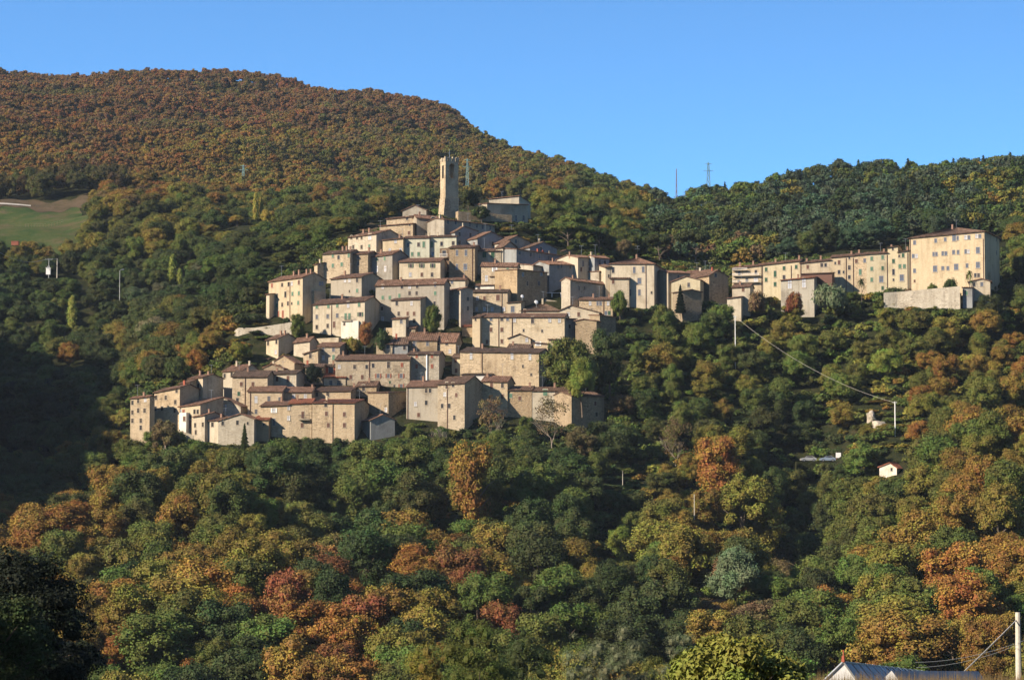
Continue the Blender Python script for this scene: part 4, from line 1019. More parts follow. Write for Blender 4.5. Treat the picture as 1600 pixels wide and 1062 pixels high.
PAL = {'o': (.238, .126, .026), 'r': (.200, .096, .032), 'y': (.192, .155, .028), 'g': (.096, .120, .024), 'd': (.044, .063, .018), 'b': (.150, .100, .045),
       'c': (.058, .088, .046), 'l': (.175, .188, .032), 's': (.135, .155, .080), 'k': (.013, .020, .009), 'p': (.25, .25, .05), 'q': (.34, .25, .045)}  # conifer blue-green is lightened, putting distant haze into the leaf colour
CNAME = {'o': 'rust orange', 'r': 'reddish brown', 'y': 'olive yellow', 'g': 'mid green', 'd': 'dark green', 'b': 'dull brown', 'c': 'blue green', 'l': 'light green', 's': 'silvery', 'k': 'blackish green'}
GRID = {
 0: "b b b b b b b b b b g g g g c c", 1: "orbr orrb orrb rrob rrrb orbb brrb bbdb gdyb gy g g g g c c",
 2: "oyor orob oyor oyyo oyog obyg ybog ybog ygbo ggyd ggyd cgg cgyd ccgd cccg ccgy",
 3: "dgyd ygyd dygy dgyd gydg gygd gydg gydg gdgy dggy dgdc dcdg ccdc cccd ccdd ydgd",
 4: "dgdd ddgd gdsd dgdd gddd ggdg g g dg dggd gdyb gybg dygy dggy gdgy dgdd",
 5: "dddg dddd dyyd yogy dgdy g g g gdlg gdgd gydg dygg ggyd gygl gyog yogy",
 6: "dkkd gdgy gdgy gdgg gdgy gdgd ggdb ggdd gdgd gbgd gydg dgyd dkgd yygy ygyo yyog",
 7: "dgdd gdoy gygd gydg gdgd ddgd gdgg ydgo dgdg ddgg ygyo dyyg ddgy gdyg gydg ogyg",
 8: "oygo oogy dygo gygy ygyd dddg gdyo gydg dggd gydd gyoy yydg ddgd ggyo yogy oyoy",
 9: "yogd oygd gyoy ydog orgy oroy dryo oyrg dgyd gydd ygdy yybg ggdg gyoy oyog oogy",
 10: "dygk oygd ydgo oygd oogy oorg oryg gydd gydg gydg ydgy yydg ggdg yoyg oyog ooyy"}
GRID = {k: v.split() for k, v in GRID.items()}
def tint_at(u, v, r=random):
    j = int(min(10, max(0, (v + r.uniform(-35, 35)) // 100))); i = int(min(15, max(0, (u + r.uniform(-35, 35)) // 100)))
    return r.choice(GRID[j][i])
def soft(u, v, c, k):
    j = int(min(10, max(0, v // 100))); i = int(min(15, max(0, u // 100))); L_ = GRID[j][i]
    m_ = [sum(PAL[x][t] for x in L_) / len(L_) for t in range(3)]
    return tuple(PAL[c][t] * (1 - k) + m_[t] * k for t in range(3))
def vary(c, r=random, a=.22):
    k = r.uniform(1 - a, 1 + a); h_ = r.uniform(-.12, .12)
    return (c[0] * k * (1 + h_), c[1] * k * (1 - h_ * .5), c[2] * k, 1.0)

FOOT = [(a, b, vb, H['base'].y, H['d']) for a, b, vb, Y_, H in HOUSES]
def fits(u, Y, hgt, wid, low=False):
    """height that keeps a tree off the houses and out of the way of those behind it; 0 when there is no room"""
    gv = ground_v(u, Y); hw = wid / 2 * F / Y
    for a, b, vb, hy, d in FOOT:
        if a - hw * .6 - 3 < u < b + hw * .6 + 3 and hy - wid * .45 < Y < hy + d + wid * .3: return 0
        if a - hw < u < b + hw and hy > Y and hy - Y < 260:
            room = (gv - (vb - 9)) * Y / F
            if room < hgt:
                hgt = room
                if low: hgt = max(hgt, 1.1)
                if hgt < 1.05: return 0
    for a, b, vt in ((1376, 1505, 478), (364, 430, 529), (1245, 1270, 490), (1318, 1350, 488), (1258, 1312, 722)):
        if a - hw < u < b + hw and Y < (712 if vt < 700 else 640):
            hgt = min(hgt, (gv - vt) * Y / F)
            if low and vt != 722: hgt = max(hgt, 1.2)
    for a, b, vt, hy in VIS:
        if low and vt in (719, 742) and a - hw < u < b + hw and 0 < hy - Y < 60 and (gv - vt) * Y / F < 1.3: return 0
        if a - hw * .8 < u < b + hw * .8 and 0 < hy - Y < 200: hgt = max(1.3, min(hgt, (gv - vt) * Y / F)) if low else min(hgt, (gv - vt) * Y / F)
    if hgt < (1.05 if low else 1.3): return 0
    return hgt
def open_land(u, Y):
    if -70 < u < 138 + 10 * math.sin(Y * .07) and 945 < Y < 1092: return True
    if 950 < u < 1088 and 988 < Y < 1058: return True
    return False
def in_town(u, Y):
    gv = ground_v(u, Y)
    xs = [200, 300, 345, 412, 416, 540, 600, 690, 760, 830, 870, 950, 1045, 1140, 1300, 1420, 1575, 1590]
    ys = [650, 600, 590, 568, 440, 375, 345, 318, 312, 320, 380, 405, 425, 420, 405, 385, 368, 400]
    lo = [678, 690, 695, 695, 695, 690, 690, 690, 672, 662, 655, 640, 480, 478, 478, 462, 470, 460]
    if u < 200 or u > 1588: return False
    return np.interp(u, xs, ys) < gv < np.interp(u, xs, lo)

def thing_tree(name, label, kind, pos, hgt, wid, tint, group=None, trunk='bark', cat='tree', bare=None):
    root = empty(name, pos, random.uniform(0, 6.28))
    aspect = {'palm': .75, 'round': .82, 'tall': .6, 'poplar': .31, 'umbrella': 1.0, 'bush': 1.35, 'conifer': .4, 'sparse': .82}
    if bare is None:
        c = link('crown', random.choice(NEAR[kind]), root); c.scale = (wid / aspect[kind] * random.uniform(.85, 1.15), wid / aspect[kind] * random.uniform(.85, 1.15), hgt); c.color = tint
        if kind != 'bush':
            t = link('trunk', random.choice(TR[trunk]), root); t.scale = (wid / aspect[kind] * .9, wid / aspect[kind] * .9, hgt)
            if kind in ('poplar', 'conifer'): t.scale = (wid * .6, wid * .6, hgt)
    else:
        t = link('trunk', BARE[bare], root); t.scale = (wid, wid, hgt * .95)
        if tint:
            c = link('crown', random.choice(NEAR['sparse']), root); c.scale = (wid / .95, wid / .95, hgt); c.color = tint
    return tag(root, label, cat, group)

SPECIAL = []; YCARS, YCOT = Yground(1300, 721, 540), Yground(1388, 745, 560)
VIS = [(1250, 1312, 719, YCARS), (1376, 1402, 742, YCOT), (1394, 1404, 690, 640), (1145, 1153, 512, 690), (70, 94, 432, 900), (183, 192, 445, 860), (950, 1000, 762, 630)]
def special(name, label, kind, u, vt, vb, wpx, c, bare=None, Y=None, trunk='bark', group=None, cat='tree'):
    Y = Y or Yground(u, vb)
    base = P(u, vb, Y); g = G(u, Y); base.z = min(base.z, g.z + .2) if Y < 400 else max(g.z - .3, base.z - 3)
    top = P(u, vt, Y)
    hgt = max(1.0, top.z - base.z)
    SPECIAL.append((u, Y, wpx * Y / F / 2)); VIS.append((u - wpx / 2, u + wpx / 2, vb - .28 * (vb - vt), Y))
    return thing_tree(name, label, kind, base, hgt, wpx * Y / F, vary(PAL[c], a=.08) if c else None, group, trunk, cat, bare)
sp = special
sp('bare_tree', 'bare tree with pale forked trunk before the tall stone house, lower centre', '', 690, 618, 700, 78, None, bare=0, Y=640)
sp('bare_tree', 'brownish nearly leafless tree covering the shaded houses, lower centre', '', 770, 612, 692, 62, 'b', bare=2, Y=644)
sp('bare_tree', 'twiggy leafless tree before the cream plastered house, lower right', '', 862, 618, 678, 70, 'b', bare=2, Y=644)
sp('poplar_tree', 'solitary tall yellow-green poplar standing in the dark left-hand wood', 'poplar', 112, 460, 523, 17, 'p')
sp('poplar_tree', 'taller of the two slim poplars left of the town', 'poplar', 269, 396, 452, 15, 'p')
sp('poplar_tree', 'shorter of the two slim poplars left of the town', 'poplar', 281, 418, 452, 10, 'p')
sp('poplar_tree', 'taller golden poplar at the foot of the rusty hill', 'poplar', 399, 299, 350, 11, 'q', Y=960)
sp('poplar_tree', 'shorter golden poplar touching the taller golden one', 'poplar', 408, 306, 350, 11, 'q', Y=962)
sp('willow_tree', 'pale yellow rounded tree below the golden poplars', 'round', 370, 336, 368, 34, 'q', Y=940)
sp('willow_tree', 'yellow-green bushy tree right beside the golden poplars', 'round', 418, 326, 352, 26, 'q', Y=950)
sp('palm_tree', 'dark spiky palm before the right-hand row', 'palm', 1346, 427, 450, 15, 'd', Y=715)
sp('palm_tree', 'small palm beside the green-roofed shed, before the huge block', 'palm', 1515, 414, 442, 13, 'g', Y=711)
sp('cedar_tree', 'silvery blue cedar before the right-hand row', 'bush', 1296, 428, 474, 50, 's', Y=708)
sp('red_tree', 'dark red leafy tree below the house with big white windows', 'bush', 1242, 443, 475, 24, 'r', Y=706)
sp('purple_tree', 'brownish purple round tree below the long white balconies', 'bush', 1184, 442, 478, 28, 'b', Y=712)
sp('red_creeper_tree', 'dark red creeper-covered tree at the corner of the green-shuttered house', 'tall', 571, 500, 548, 20, 'r', Y=697)
sp('shrub', 'round green shrub on the terrace wall before the huge block', 'bush', 1457, 434, 450, 18, 'g', Y=714, cat='shrub')
sp('shrub', 'larger dark green shrub on the terrace wall before the huge block', 'bush', 1485, 429, 449, 24, 'd', Y=712, cat='shrub')
sp('shrub', 'low dark hedge-like shrub at the left end of the terrace wall', 'bush', 1402, 441, 457, 34, 'd', Y=716, cat='shrub')
sp('shrub', 'reddish shrub between hedge and terrace wall before the huge block', 'bush', 1420, 442, 457, 18, 'b', Y=715, cat='shrub')
sp('stone_pine', 'broad flat-topped pine behind the upper right of the town', 'umbrella', 888, 346, 402, 78, 'g', Y=765)
sp('stone_pine', 'smaller flat-topped pine overlapping the broad pine', 'umbrella', 935, 352, 405, 44, 'd', Y=772)
sp('stone_pine', 'dark flat-topped pine above the cream villa', 'umbrella', 1085, 356, 420, 70, 'd', Y=800)
sp('stone_pine', 'dark round-topped pine left of the one above the cream villa', 'umbrella', 1030, 362, 420, 60, 'd', Y=795)
sp('oak_tree', 'dark evergreen between the bell tower and the castle', 'round', 733, 294, 340, 32, 'd', Y=775)
sp('cypress_tree', 'dark pointed conifer in front of the wide gabled barn', 'conifer', 382, 661, 706, 22, 'd', Y=640)
sp('cypress_tree', 'dark pointed conifer before the yellowish gabled house', 'conifer', 1063, 444, 476, 22, 'k', Y=713)
sp('brown_larch', 'tapering brown larch left of the flat-topped pines, above the villa', 'tall', 975, 372, 425, 26, 'b', Y=770)
sp('laurel_bush', 'big rounded dark green bush on the left terrace wall', 'bush', 392, 482, 516, 50, 'd', Y=712, cat='shrub')
sp('laurel_bush', 'upright dark green bush at the foot of the tall cream block', 'tall', 465, 487, 520, 22, 'g', Y=700)
sp('garden_tree', 'bright green bushy tree in the shaded gap of the town centre', 'round', 676, 477, 520, 28, 'g', Y=701)
sp('garden_tree', 'dark tree behind the tiny cottage with the striped red roof', 'round', 490, 570, 606, 30, 'k', Y=678)
sp('garden_tree', 'green bushes on the slope right of the red creeper', 'bush', 597, 508, 535, 30, 'd', Y=695, cat='shrub')
sp('garden_tree', 'sandy dry bush beside the red creeper', 'bush', 549, 517, 548, 30, 'y', Y=695, cat='shrub')
sp('fig_tree', 'green tree right of the two-chimneyed house', 'round', 968, 452, 495, 30, 'g', Y=712)
sp('yellow_tree', 'bright yellow tree left of the narrow far left house', 'round', 190, 640, 680, 36, 'p')
sp('rust_tree', 'rusty red tree alone in the dark ravine on the left', 'round', 108, 534, 582, 40, 'o')
sp('rowan_tree', 'reddish leafy tree with pale trunk below the far left houses', 'round', 256, 652, 712, 46, 'b', Y=638, trunk='barkp')
sp('mixed_tree', 'big yellow-green tree at the lower right edge of the town', 'round', 888, 530, 612, 84, 'g', Y=668)
sp('mixed_tree', 'tall dark green tree right of the big yellow-green one', 'tall', 952, 512, 600, 50, 'd', Y=676)
sp('mixed_tree', 'yellow-tipped tree in front of the big yellow-green one', 'round', 910, 556, 625, 50, 'l', Y=660)
sp('twiggy_tree', 'brown twiggy round tree right of the town on the slope', '', 1056, 650, 728, 62, 'b', bare=2)
sp('orange_tree', 'tall orange and olive tree in the middle of the right-hand slope', 'tall', 1120, 678, 790, 62, 'o')
sp('olive_tree', 'broad olive-green tree below the tall orange one', 'round', 1168, 735, 860, 110, 'y')
sp('ivy_column_tree', 'column-like ivy-clad orange tree standing out below the town centre', 'tall', 740, 690, 850, 72, 'o')
sp('yellow_green_tree', 'small upright yellow-green tree in the lower centre', 'tall', 967, 818, 896, 38, 'l')
sp('willow_tree', 'pale round willow with hanging twigs in the lower right centre', 'round', 1150, 850, 965, 88, 's')
sp('rock_side_tree', 'golden tree beside the pale rock and the wire pole', 'round', 1377, 625, 672, 36, 'o', Y=668)
sp('shrub', 'light green bush on the slope under the castle wing', 'bush', 792, 352, 372, 30, 'y', Y=757, cat='shrub')
sp('shrub', 'dark bush on the slope under the castle rampart', 'bush', 770, 348, 366, 34, 'd', Y=758, cat='shrub')
sp('shrub', 'dark bush at the right foot of the castle wing', 'bush', 822, 346, 374, 38, 'd', Y=760, cat='shrub')
sp('oak_tree', 'dark tree against the castle wall right of the bell tower', 'round', 752, 322, 352, 30, 'd', Y=764)
def near(name, label, kind, u, vt, Y, wpx, c, leafsize=None, n=26, per=420, cat='tree', long=1.0, vb=None):
    g = G(u, Y); g.z -= .3
    top = P(u, vt, Y); hgt = top.z - g.z; wid = wpx * Y / F
    asp = {'round': .82, 'tall': .6, 'bush': 1.35, 'full': .85}[kind]
    root = empty(name, g, random.uniform(0, 6.28))
    me = leaf_mesh('crown_near', crown_clumps(kind, n), per, leafsize / hgt if leafsize else .03, 'leaf', long=long, zs=(wid / asp) / hgt, core=.5)
    cr = link('crown', me, root); cr.scale = (wid / asp, wid / asp, hgt); cr.color = (*PAL[c], 1)
    if kind != 'bush':
        t = link('trunk', TR['bark'][0], root); t.scale = (wid / asp, wid / asp, hgt)
    SPECIAL.append((u, Y, wid / 2))
    return tag(root, label, cat)
near('foreground_tree', 'big dark broadleaf tree filling the lower left corner', 'full', 35, 846, 130, 260, 'k', .13, 90, 480)
near('foreground_tree', 'lower dark tree leaning in from the lower left corner', 'full', -30, 900, 120, 220, 'd', .13, 80, 420)
near('foreground_tree', 'dark green foreground tree at the bottom just left of centre', 'full', 740, 960, 210, 150, 'g', .15, 90, 520)
near('foreground_tree', 'olive-green foreground tree at the bottom centre-left', 'full', 668, 985, 215, 120, 'y', .15, 80, 480)
near('foreground_tree', 'dark rounded foreground tree at the bottom centre', 'full', 830, 955, 230, 130, 'd', .15, 80, 480)
near('foreground_willow', 'silvery olive willow at the bottom right of centre, leftmost of three', 'full', 915, 958, 260, 95, 's', .16, 90, 460, long=1.6)
near('foreground_willow', 'silvery olive willow at the bottom, middle of three', 'full', 985, 950, 265, 100, 's', .16, 90, 460, long=1.6)
near('foreground_willow', 'silvery olive willow at the bottom, rightmost of three', 'full', 1062, 962, 262, 90, 's', .16, 90, 460, long=1.6)
near('foreground_tree', 'small green tree before the silvery willows', 'full', 1020, 1010, 215, 85, 'g', .15, 60, 400)
near('foreground_shrub', 'yellow-green large-leaved shrub at the bottom edge left of the greenhouse', 'full', 1155, 985, 78, 250, 'l', .085, 110, 380, 'shrub', long=1.5)
near('foreground_shrub', 'dark shrub left of the greenhouse gable', 'bush', 1262, 1030, 118, 60, 'd', .12, 16, 260, 'shrub')

# --- individual trees of the near slopes, then the woods farther off
def poisson(u0, u1, Y0, Y1, sp_, seed):
    r = random.Random(seed); pts = []; Y = Y0; k = 0
    while Y < Y1:
        w = sp_ * F / Y; u = u0 + (k % 2) * w * .5
        while u < u1:
            pts.append((u + r.uniform(-.34, .34) * w, Y + r.uniform(-.36, .36) * sp_)); u += w
        Y += sp_ * .87; k += 1
    return pts
def free(u, Y, rad):
    for su, sY, sr in SPECIAL:
        if abs(sY - Y) < 25 and abs((u - su) * Y / F) < (sr + rad) * .75 and abs(Y - sY) < (sr + rad) * .9: return False
    return True
SPECIAL.append((1283, YCARS, 6.5))
cand = []
for u, Y in poisson(-45, 1645, 396, 735, 8.8, 4):
    if in_town(u, Y) or open_land(u, Y): continue
    if not free(u, Y, 3): continue
    hgt = random.uniform(7.0, 14.0) if Y < 610 else random.uniform(6.5, 10.5)
    wid = hgt * random.uniform(.72, 1.0)
    hh = fits(u, Y, hgt, wid)
    if not hh: continue
    if hh < hgt: wid *= max(.5, hh / hgt); hgt = hh
    cand.append((Y, u, hgt, wid))
cand.sort()
inview = [c for c in cand if c[1] < 1615 and c[1] > -15 and ground_v(c[1], c[0]) - c[2] * F / c[0] < 1050]
big = set(id(c) for c in sorted(inview, key=lambda c: -c[3] / c[0])[:0]) 
IND = inview[:285]; LIM = IND[-1][0]
rest = [c for c in cand if c not in IND]
LAND = [(-50, 130, 0, 860, 'near the big dark corner tree'), (-50, 260, 0, 780, 'on the far left above the orange wood'), (130, 330, 860, 2000, 'right of the big dark corner tree'),
        (330, 520, 860, 2000, 'in the orange wood at the bottom left'), (520, 700, 860, 2000, 'in the orange wood at the bottom centre-left'), (700, 900, 860, 2000, 'in the wood above the dark foreground trees'),
        (900, 1080, 860, 2000, 'in the hollow above the silvery willows'), (1080, 1300, 860, 2000, 'above the large-leaved shrub and greenhouse gable'), (1300, 1450, 860, 2000, 'in the golden wood above the greenhouse'),
        (1450, 1700, 860, 2000, 'in the golden wood behind the concrete pole')]
def region(u, v):
    if v > 850:
        for a, b, s in ((-50, 150, 'around the big dark corner tree'), (150, 340, 'right of the big dark corner tree'), (340, 520, 'in the rusty wood at bottom left'),
                        (520, 700, 'in the rusty wood below centre'), (700, 900, 'above the dark foreground trees'), (900, 1080, 'above the silvery willows'),
                        (1080, 1300, 'above the large-leaved shrub'), (1300, 1460, 'above the greenhouse'), (1460, 1700, 'behind the concrete pole')):
            if a <= u < b: return s
    if v > 760:
        for a, b, s in ((-50, 200, 'on the spur at far left'), (200, 400, 'on the slope below the gabled barn'), (400, 600, 'on the slope below the red-roofed house'),
                        (600, 800, 'around the ivy-clad column tree'), (800, 1000, 'on the slope below the cream plastered house'), (1000, 1250, 'around the tall orange tree'),
                        (1250, 1450, 'below the tiny roadside cottage'), (1450, 1700, 'on the far right slope')):
            if a <= u < b: return s
    for a, b, s in ((-50, 200, 'in the ravine at far left'), (200, 400, 'just under the far left houses'), (400, 600, 'just under the red-roofed house'),
                    (600, 800, 'just under the tall stone house'), (800, 1000, 'under the shaded end house'), (1000, 1250, 'under the cream villa'),
                    (1250, 1420, 'around the tiny roadside cottage'), (1420, 1700, 'under the huge ochre block')):
        if a <= u < b: return s
    return 'on the slope'
recs = []
for Y, u, hgt, wid in IND:
    gv = ground_v(u, Y); vm = gv - hgt * .6 * F / Y
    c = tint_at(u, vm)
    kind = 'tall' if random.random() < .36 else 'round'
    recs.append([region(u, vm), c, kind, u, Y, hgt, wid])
groups = {}
for q in recs: groups.setdefault((q[0], q[1]), []).append(q)
ORD = ['leftmost', 'second from left', 'third from left', 'fourth from left', 'fifth from left', 'sixth from left', 'seventh from left', 'eighth from left', 'ninth from left', 'tenth from left', 'eleventh from left', 'twelfth from left', 'thirteenth from left', 'fourteenth from left']
NAMES = {'o': 'chestnut_tree', 'r': 'chestnut_tree', 'y': 'chestnut_tree', 'b': 'oak_tree', 'g': 'oak_tree', 'd': 'holm_oak', 'c': 'pine_tree', 'l': 'acacia_tree', 's': 'willow_tree', 'k': 'holm_oak'}
for (reg, c), lst in groups.items():
    lst.sort(key=lambda q: q[3])
    for i, (_, _, kind, u, Y, hgt, wid) in enumerate(lst):
        lab = f"{CNAME[c]} tree {reg}" + ('' if len(lst) == 1 else f", {ORD[min(i, 13)]}" if i < len(lst) - 1 else ', rightmost')
        thing_tree(NAMES[c], lab, kind, G(u, Y) - Vector((0, 0, .4)), hgt, wid * (1 if kind == 'round' else .8), vary(PAL[c]), 'trees on the near slopes', 'bark')

def scatter(name, label, cat, pts, protos):
    """one mass: a cloud of points, each carrying one crown"""
    me = bpy.data.meshes.new(name)
    me.from_pydata([p[0] for p in pts], [], [])
    n = len(pts)
    a = me.attributes.new('scl', 'FLOAT_VECTOR', 'POINT'); a.data.foreach_set('vector', np.array([p[1] for p in pts], np.float32).ravel())
    a = me.attributes.new('rot', 'FLOAT_VECTOR', 'POINT'); a.data.foreach_set('vector', np.array([(0, 0, p[2]) for p in pts], np.float32).ravel())
    a = me.attributes.new('idx', 'INT', 'POINT'); a.data.foreach_set('value', np.array([p[3] for p in pts], np.int32))
    a = me.attributes.new('tint', 'FLOAT_COLOR', 'POINT'); a.data.foreach_set('color', np.array([p[4] for p in pts], np.float32).ravel())
    o = link(name, me)
    pc = bpy.data.collections.new(name + '_crowns')
    for i, m_ in enumerate(protos):
        po = bpy.data.objects.new('%s_crown_%02d' % (name, i), m_); pc.objects.link(po)
    ng = bpy.data.node_groups.new(name + '_nodes', 'GeometryNodeTree')
    ng.interface.new_socket('Geometry', in_out='INPUT', socket_type='NodeSocketGeometry')
    ng.interface.new_socket('Geometry', in_out='OUTPUT', socket_type='NodeSocketGeometry')
    gi, go = ng.nodes.new('NodeGroupInput'), ng.nodes.new('NodeGroupOutput')
    iop = ng.nodes.new('GeometryNodeInstanceOnPoints'); ci = ng.nodes.new('GeometryNodeCollectionInfo')
    ci.inputs['Collection'].default_value = pc; ci.inputs['Separate Children'].default_value = True; ci.inputs['Reset Children'].default_value = True
    def named(nm, dt):
        q = ng.nodes.new('GeometryNodeInputNamedAttribute'); q.data_type = dt; q.inputs['Name'].default_value = nm
        return next(s for s in q.outputs if s.enabled and s.name == 'Attribute')
    L = ng.links.new
    L(gi.outputs[0], iop.inputs['Points']); L(ci.outputs[0], iop.inputs['Instance']); iop.inputs['Pick Instance'].default_value = True
    L(named('idx', 'INT'), iop.inputs['Instance Index'])
    e2r = ng.nodes.new('FunctionNodeEulerToRotation'); L(named('rot', 'FLOAT_VECTOR'), e2r.inputs[0]); L(e2r.outputs[0], iop.inputs['Rotation'])
    L(named('scl', 'FLOAT_VECTOR'), iop.inputs['Scale'])
    L(iop.outputs[0], go.inputs[0])
    md = o.modifiers.new('crowns', 'NODES'); md.node_group = ng
    tag(o, label, cat, None, 'stuff')
    return o

pts = []
for Y, u, hgt, wid in rest:
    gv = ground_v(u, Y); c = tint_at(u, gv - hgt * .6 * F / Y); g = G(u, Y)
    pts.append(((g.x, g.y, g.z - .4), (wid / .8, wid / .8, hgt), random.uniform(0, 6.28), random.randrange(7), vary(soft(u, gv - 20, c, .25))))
for u, Y in poisson(-450, 2000, 736, 1135, 8.2, 9):
    if in_town(u, Y) or open_land(u, Y): continue
    if (u < -45 or u > 1645) and Y > 900: continue
    if not free(u, Y, 2): continue
    if u > 1020 and Y > 815: continue
    g = G(u, Y); gv = ground_v(u, Y)
    hgt = random.uniform(6.0, 10.0)
    wid = hgt * random.uniform(.85, 1.15)
    hh = fits(u, Y, hgt, wid)
    if not hh: continue
    if 400 < u < 830 and Y < 860: hh = min(hh, 5)
    c = tint_at(u, gv - hh * .6 * F / Y)
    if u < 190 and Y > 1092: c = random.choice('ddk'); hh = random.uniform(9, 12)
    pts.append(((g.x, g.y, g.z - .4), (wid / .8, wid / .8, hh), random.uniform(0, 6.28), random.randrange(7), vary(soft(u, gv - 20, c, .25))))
scatter('woodland', 'mixed autumn woodland covering the middle slopes around the town', 'woodland', pts, MIDC)

pts = []
for u, Y in poisson(-90, 1120, 1118, 1680, 5.9, 12):
    gv = ground_v(u, Y)
    if u > 930 and Y < 1200: continue
    if gv > ground_v(u, Y - 40) + 2.5 and Y > 1300: continue      # beyond the crest
    g = G(u, Y); n_ = math.sin(g.x * .05 + Y * .03) + math.sin(g.x * .021 - Y * .037)
    v_ = gv - 12
    c = tint_at(u, v_)
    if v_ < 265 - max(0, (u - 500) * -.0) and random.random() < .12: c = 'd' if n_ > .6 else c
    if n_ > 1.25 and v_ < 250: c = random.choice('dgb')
    col_ = soft(u, v_, c, .45)
    hgt = random.uniform(5.0, 8.0); wid = hgt * random.uniform(.8, 1.05)
    if Y > 1480 and random.random() < .05: hgt *= 1.25
    pts.append(((g.x, g.y, g.z - .4), (wid / .8, wid / .8, hgt), random.uniform(0, 6.28), random.randrange(6), vary(col_, a=.18)))
scatter('hill_forest', 'rusty autumn forest covering the big rounded hill behind the town', 'forest', pts, FARC)

pts = []
for u, Y in poisson(990, 1700, 815, 1110, 6.6, 15):
    if open_land(u, Y): continue
    g = G(u, Y); gv = ground_v(u, Y)
    if gv > ground_v(u, Y - 30) + 4 and Y > 1010: continue
    c = tint_at(u, gv - 14)
    con = random.random() < (.10 + .32 * min(1, max(0, (u - 1150) / 200))) * (0.35 if u > 1545 and gv > 300 else 1)
    if con and c in 'ob': c = 'c'
    if con and c in 'gy' and random.random() < .6: c = 'c'
    hgt = random.uniform(7.5, 10) if con else random.uniform(6.5, 10); wid = hgt * (.8 if con else random.uniform(.85, 1.1))
    if con: pts.append(((g.x, g.y, g.z - .4), (wid * 1.25, wid * 1.25, hgt), random.uniform(0, 6.28), 6 + random.randrange(3), vary(PAL[c])))
    else: pts.append(((g.x, g.y, g.z - .4), (wid / .8, wid / .8, hgt), random.uniform(0, 6.28), random.randrange(6), vary(PAL[c])))
scatter('conifer_forest', 'dark conifer forest on the ridge behind the right-hand row', 'forest', pts, FARC + FARK)

# low growth under and between the trees, and among the houses
pts = []
for u, Y in poisson(-60, 1660, 396, 585, 4.8, 31) + poisson(-60, 1660, 585, 800, 3.7, 32):
    g = G(u, Y); gv = ground_v(u, Y)
    hgt = random.uniform(1.6, 3.8); wid = hgt * random.uniform(1.3, 2.0)
    hh = fits(u, Y, hgt, wid, True)
    if not hh: continue
    if in_town(u, Y): hh = min(hh, 2.6); wid *= .8
    c = tint_at(u, gv); c = {'o': 'y', 'r': 'b', 'b': 'g', 'y': 'g'}.get(c, c) if random.random() < .6 else c
    pts.append(((g.x, g.y, g.z - .2), (wid / 1.3, wid / 1.3, hh), random.uniform(0, 6.28), random.randrange(4), vary(PAL[c], a=.3)))
scatter('undergrowth', 'dense low scrub and bramble between the trees and houses', 'undergrowth', pts, FARB)
# ---------------------------------------------------------------- small things
def pole(name, label, u, vt, vb, Y, r=.12, mat='concrete', cross=None, cat='pole'):
    b = P(u, vb, Y); g = G(u, Y); b.z = min(b.z, g.z) ; t = P(u, vt, Y)
    root = empty(name, b); hh = t.z - b.z
    mb = MB(); mb.tube((0, 0, -.5), (0, 0, hh), r * 1.15, r * .8, 10); mb.build('post', M[mat], root, smooth=False)
    if cross:
        mb = MB(); mb.box(-cross, cross, -.05, .05, hh - .35, hh - .25)
        mb.build('crossarm', M['steel'], root)
        mb = MB()
        for s in (-.85, 0, .85): mb.tube((s * cross, 0, hh - .25), (s * cross, 0, hh - .02), .05, .03, 6)
        mb.build('insulators', M['whitep'], root)
    return tag(root, label, cat), t
def wire(name, label, a, b, sag, r=.03, mat='steel', n=24, cat='cable'):
    mb = MB(); prev = None
    a, b = Vector(a), Vector(b)
    for i in range(n + 1):
        s = i / n; p = a.lerp(b, s); p.z -= sag * 4 * s * (1 - s)
        if prev is not None: mb.tube(prev - a, p - a, r, r, 5)
        prev = p
    return tag(mb.build(name, M[mat], None, a), label, cat)
_, t1 = pole('utility_pole', 'white wire pole standing in the trees below the ochre row', 1149, 493, 560, 690, .11, 'whitep', .5)
_, t2 = pole('utility_pole', 'tall white wire pole with bracket beside the pale rock', 1399, 627, 700, 640, .14, 'whitep', .5)
mb = MB(); q = P(1396, 645, 640); b2 = t2.copy()
wire('power_cable', 'thick pale cable sagging between the two white poles on the right slope', t1 + Vector((0, 0, -.3)), t2 + Vector((0, 0, -.3)), 2.6, .022, 'concrete')
_, t3 = pole('utility_pole', 'thick round concrete pole at the bottom right edge', 1592, 956, 1075, 135, .16, 'concrete', None)
wire('guy_wire', 'thick diagonal guy wire running down left from the concrete pole', t3 + Vector((-.1, 0, -.35)), P(1488, 1066, 128), .02, .028, 'concrete')
for k, (ua, va, ub, vb_) in enumerate(((1600, 1000, 1430, 1034), (1592, 1006, 1432, 1042))):
    wire('thin_wire', ['upper', 'lower'][k] + ' of the two thin wires left of the concrete pole', P(ua, va, 134), P(ub, vb_, 150), .25, .008)
_, t4 = pole('utility_pole', 'grey pole right of the white transformer box on the far left', 89, 404, 440, 905, .16, 'concrete', None)
_, t5 = pole('utility_pole', 'thin pole behind the white transformer box on the far left', 76, 404, 440, 903, .1, 'steel', 1.2)
root = empty('transformer_box', P(75.5, 429, 901)); mb = MB(); mb.box(-.7, .7, -.5, .5, 0, 2.1); mb.box(-.8, .8, -.6, .6, 2.1, 2.25); mb.build('cabinet', M['whitep'], root)
mb = MB(); mb.tube((-.3, 0, 2.25), (-.3, 0, 2.8), .08); mb.tube((.3, 0, 2.25), (.3, 0, 2.8), .08); mb.build('bushings', M['steel'], root)
tag(root, 'white transformer box in front of the thin pole on the far left', 'transformer')
wire('power_cable', 'dark overhead cable running from the far left edge to the transformer pole', P(-20, 380, 880), t5, 3.0, .06)
wire('power_cable', 'short cable between the two poles by the transformer box', t5, t4, .15, .04)
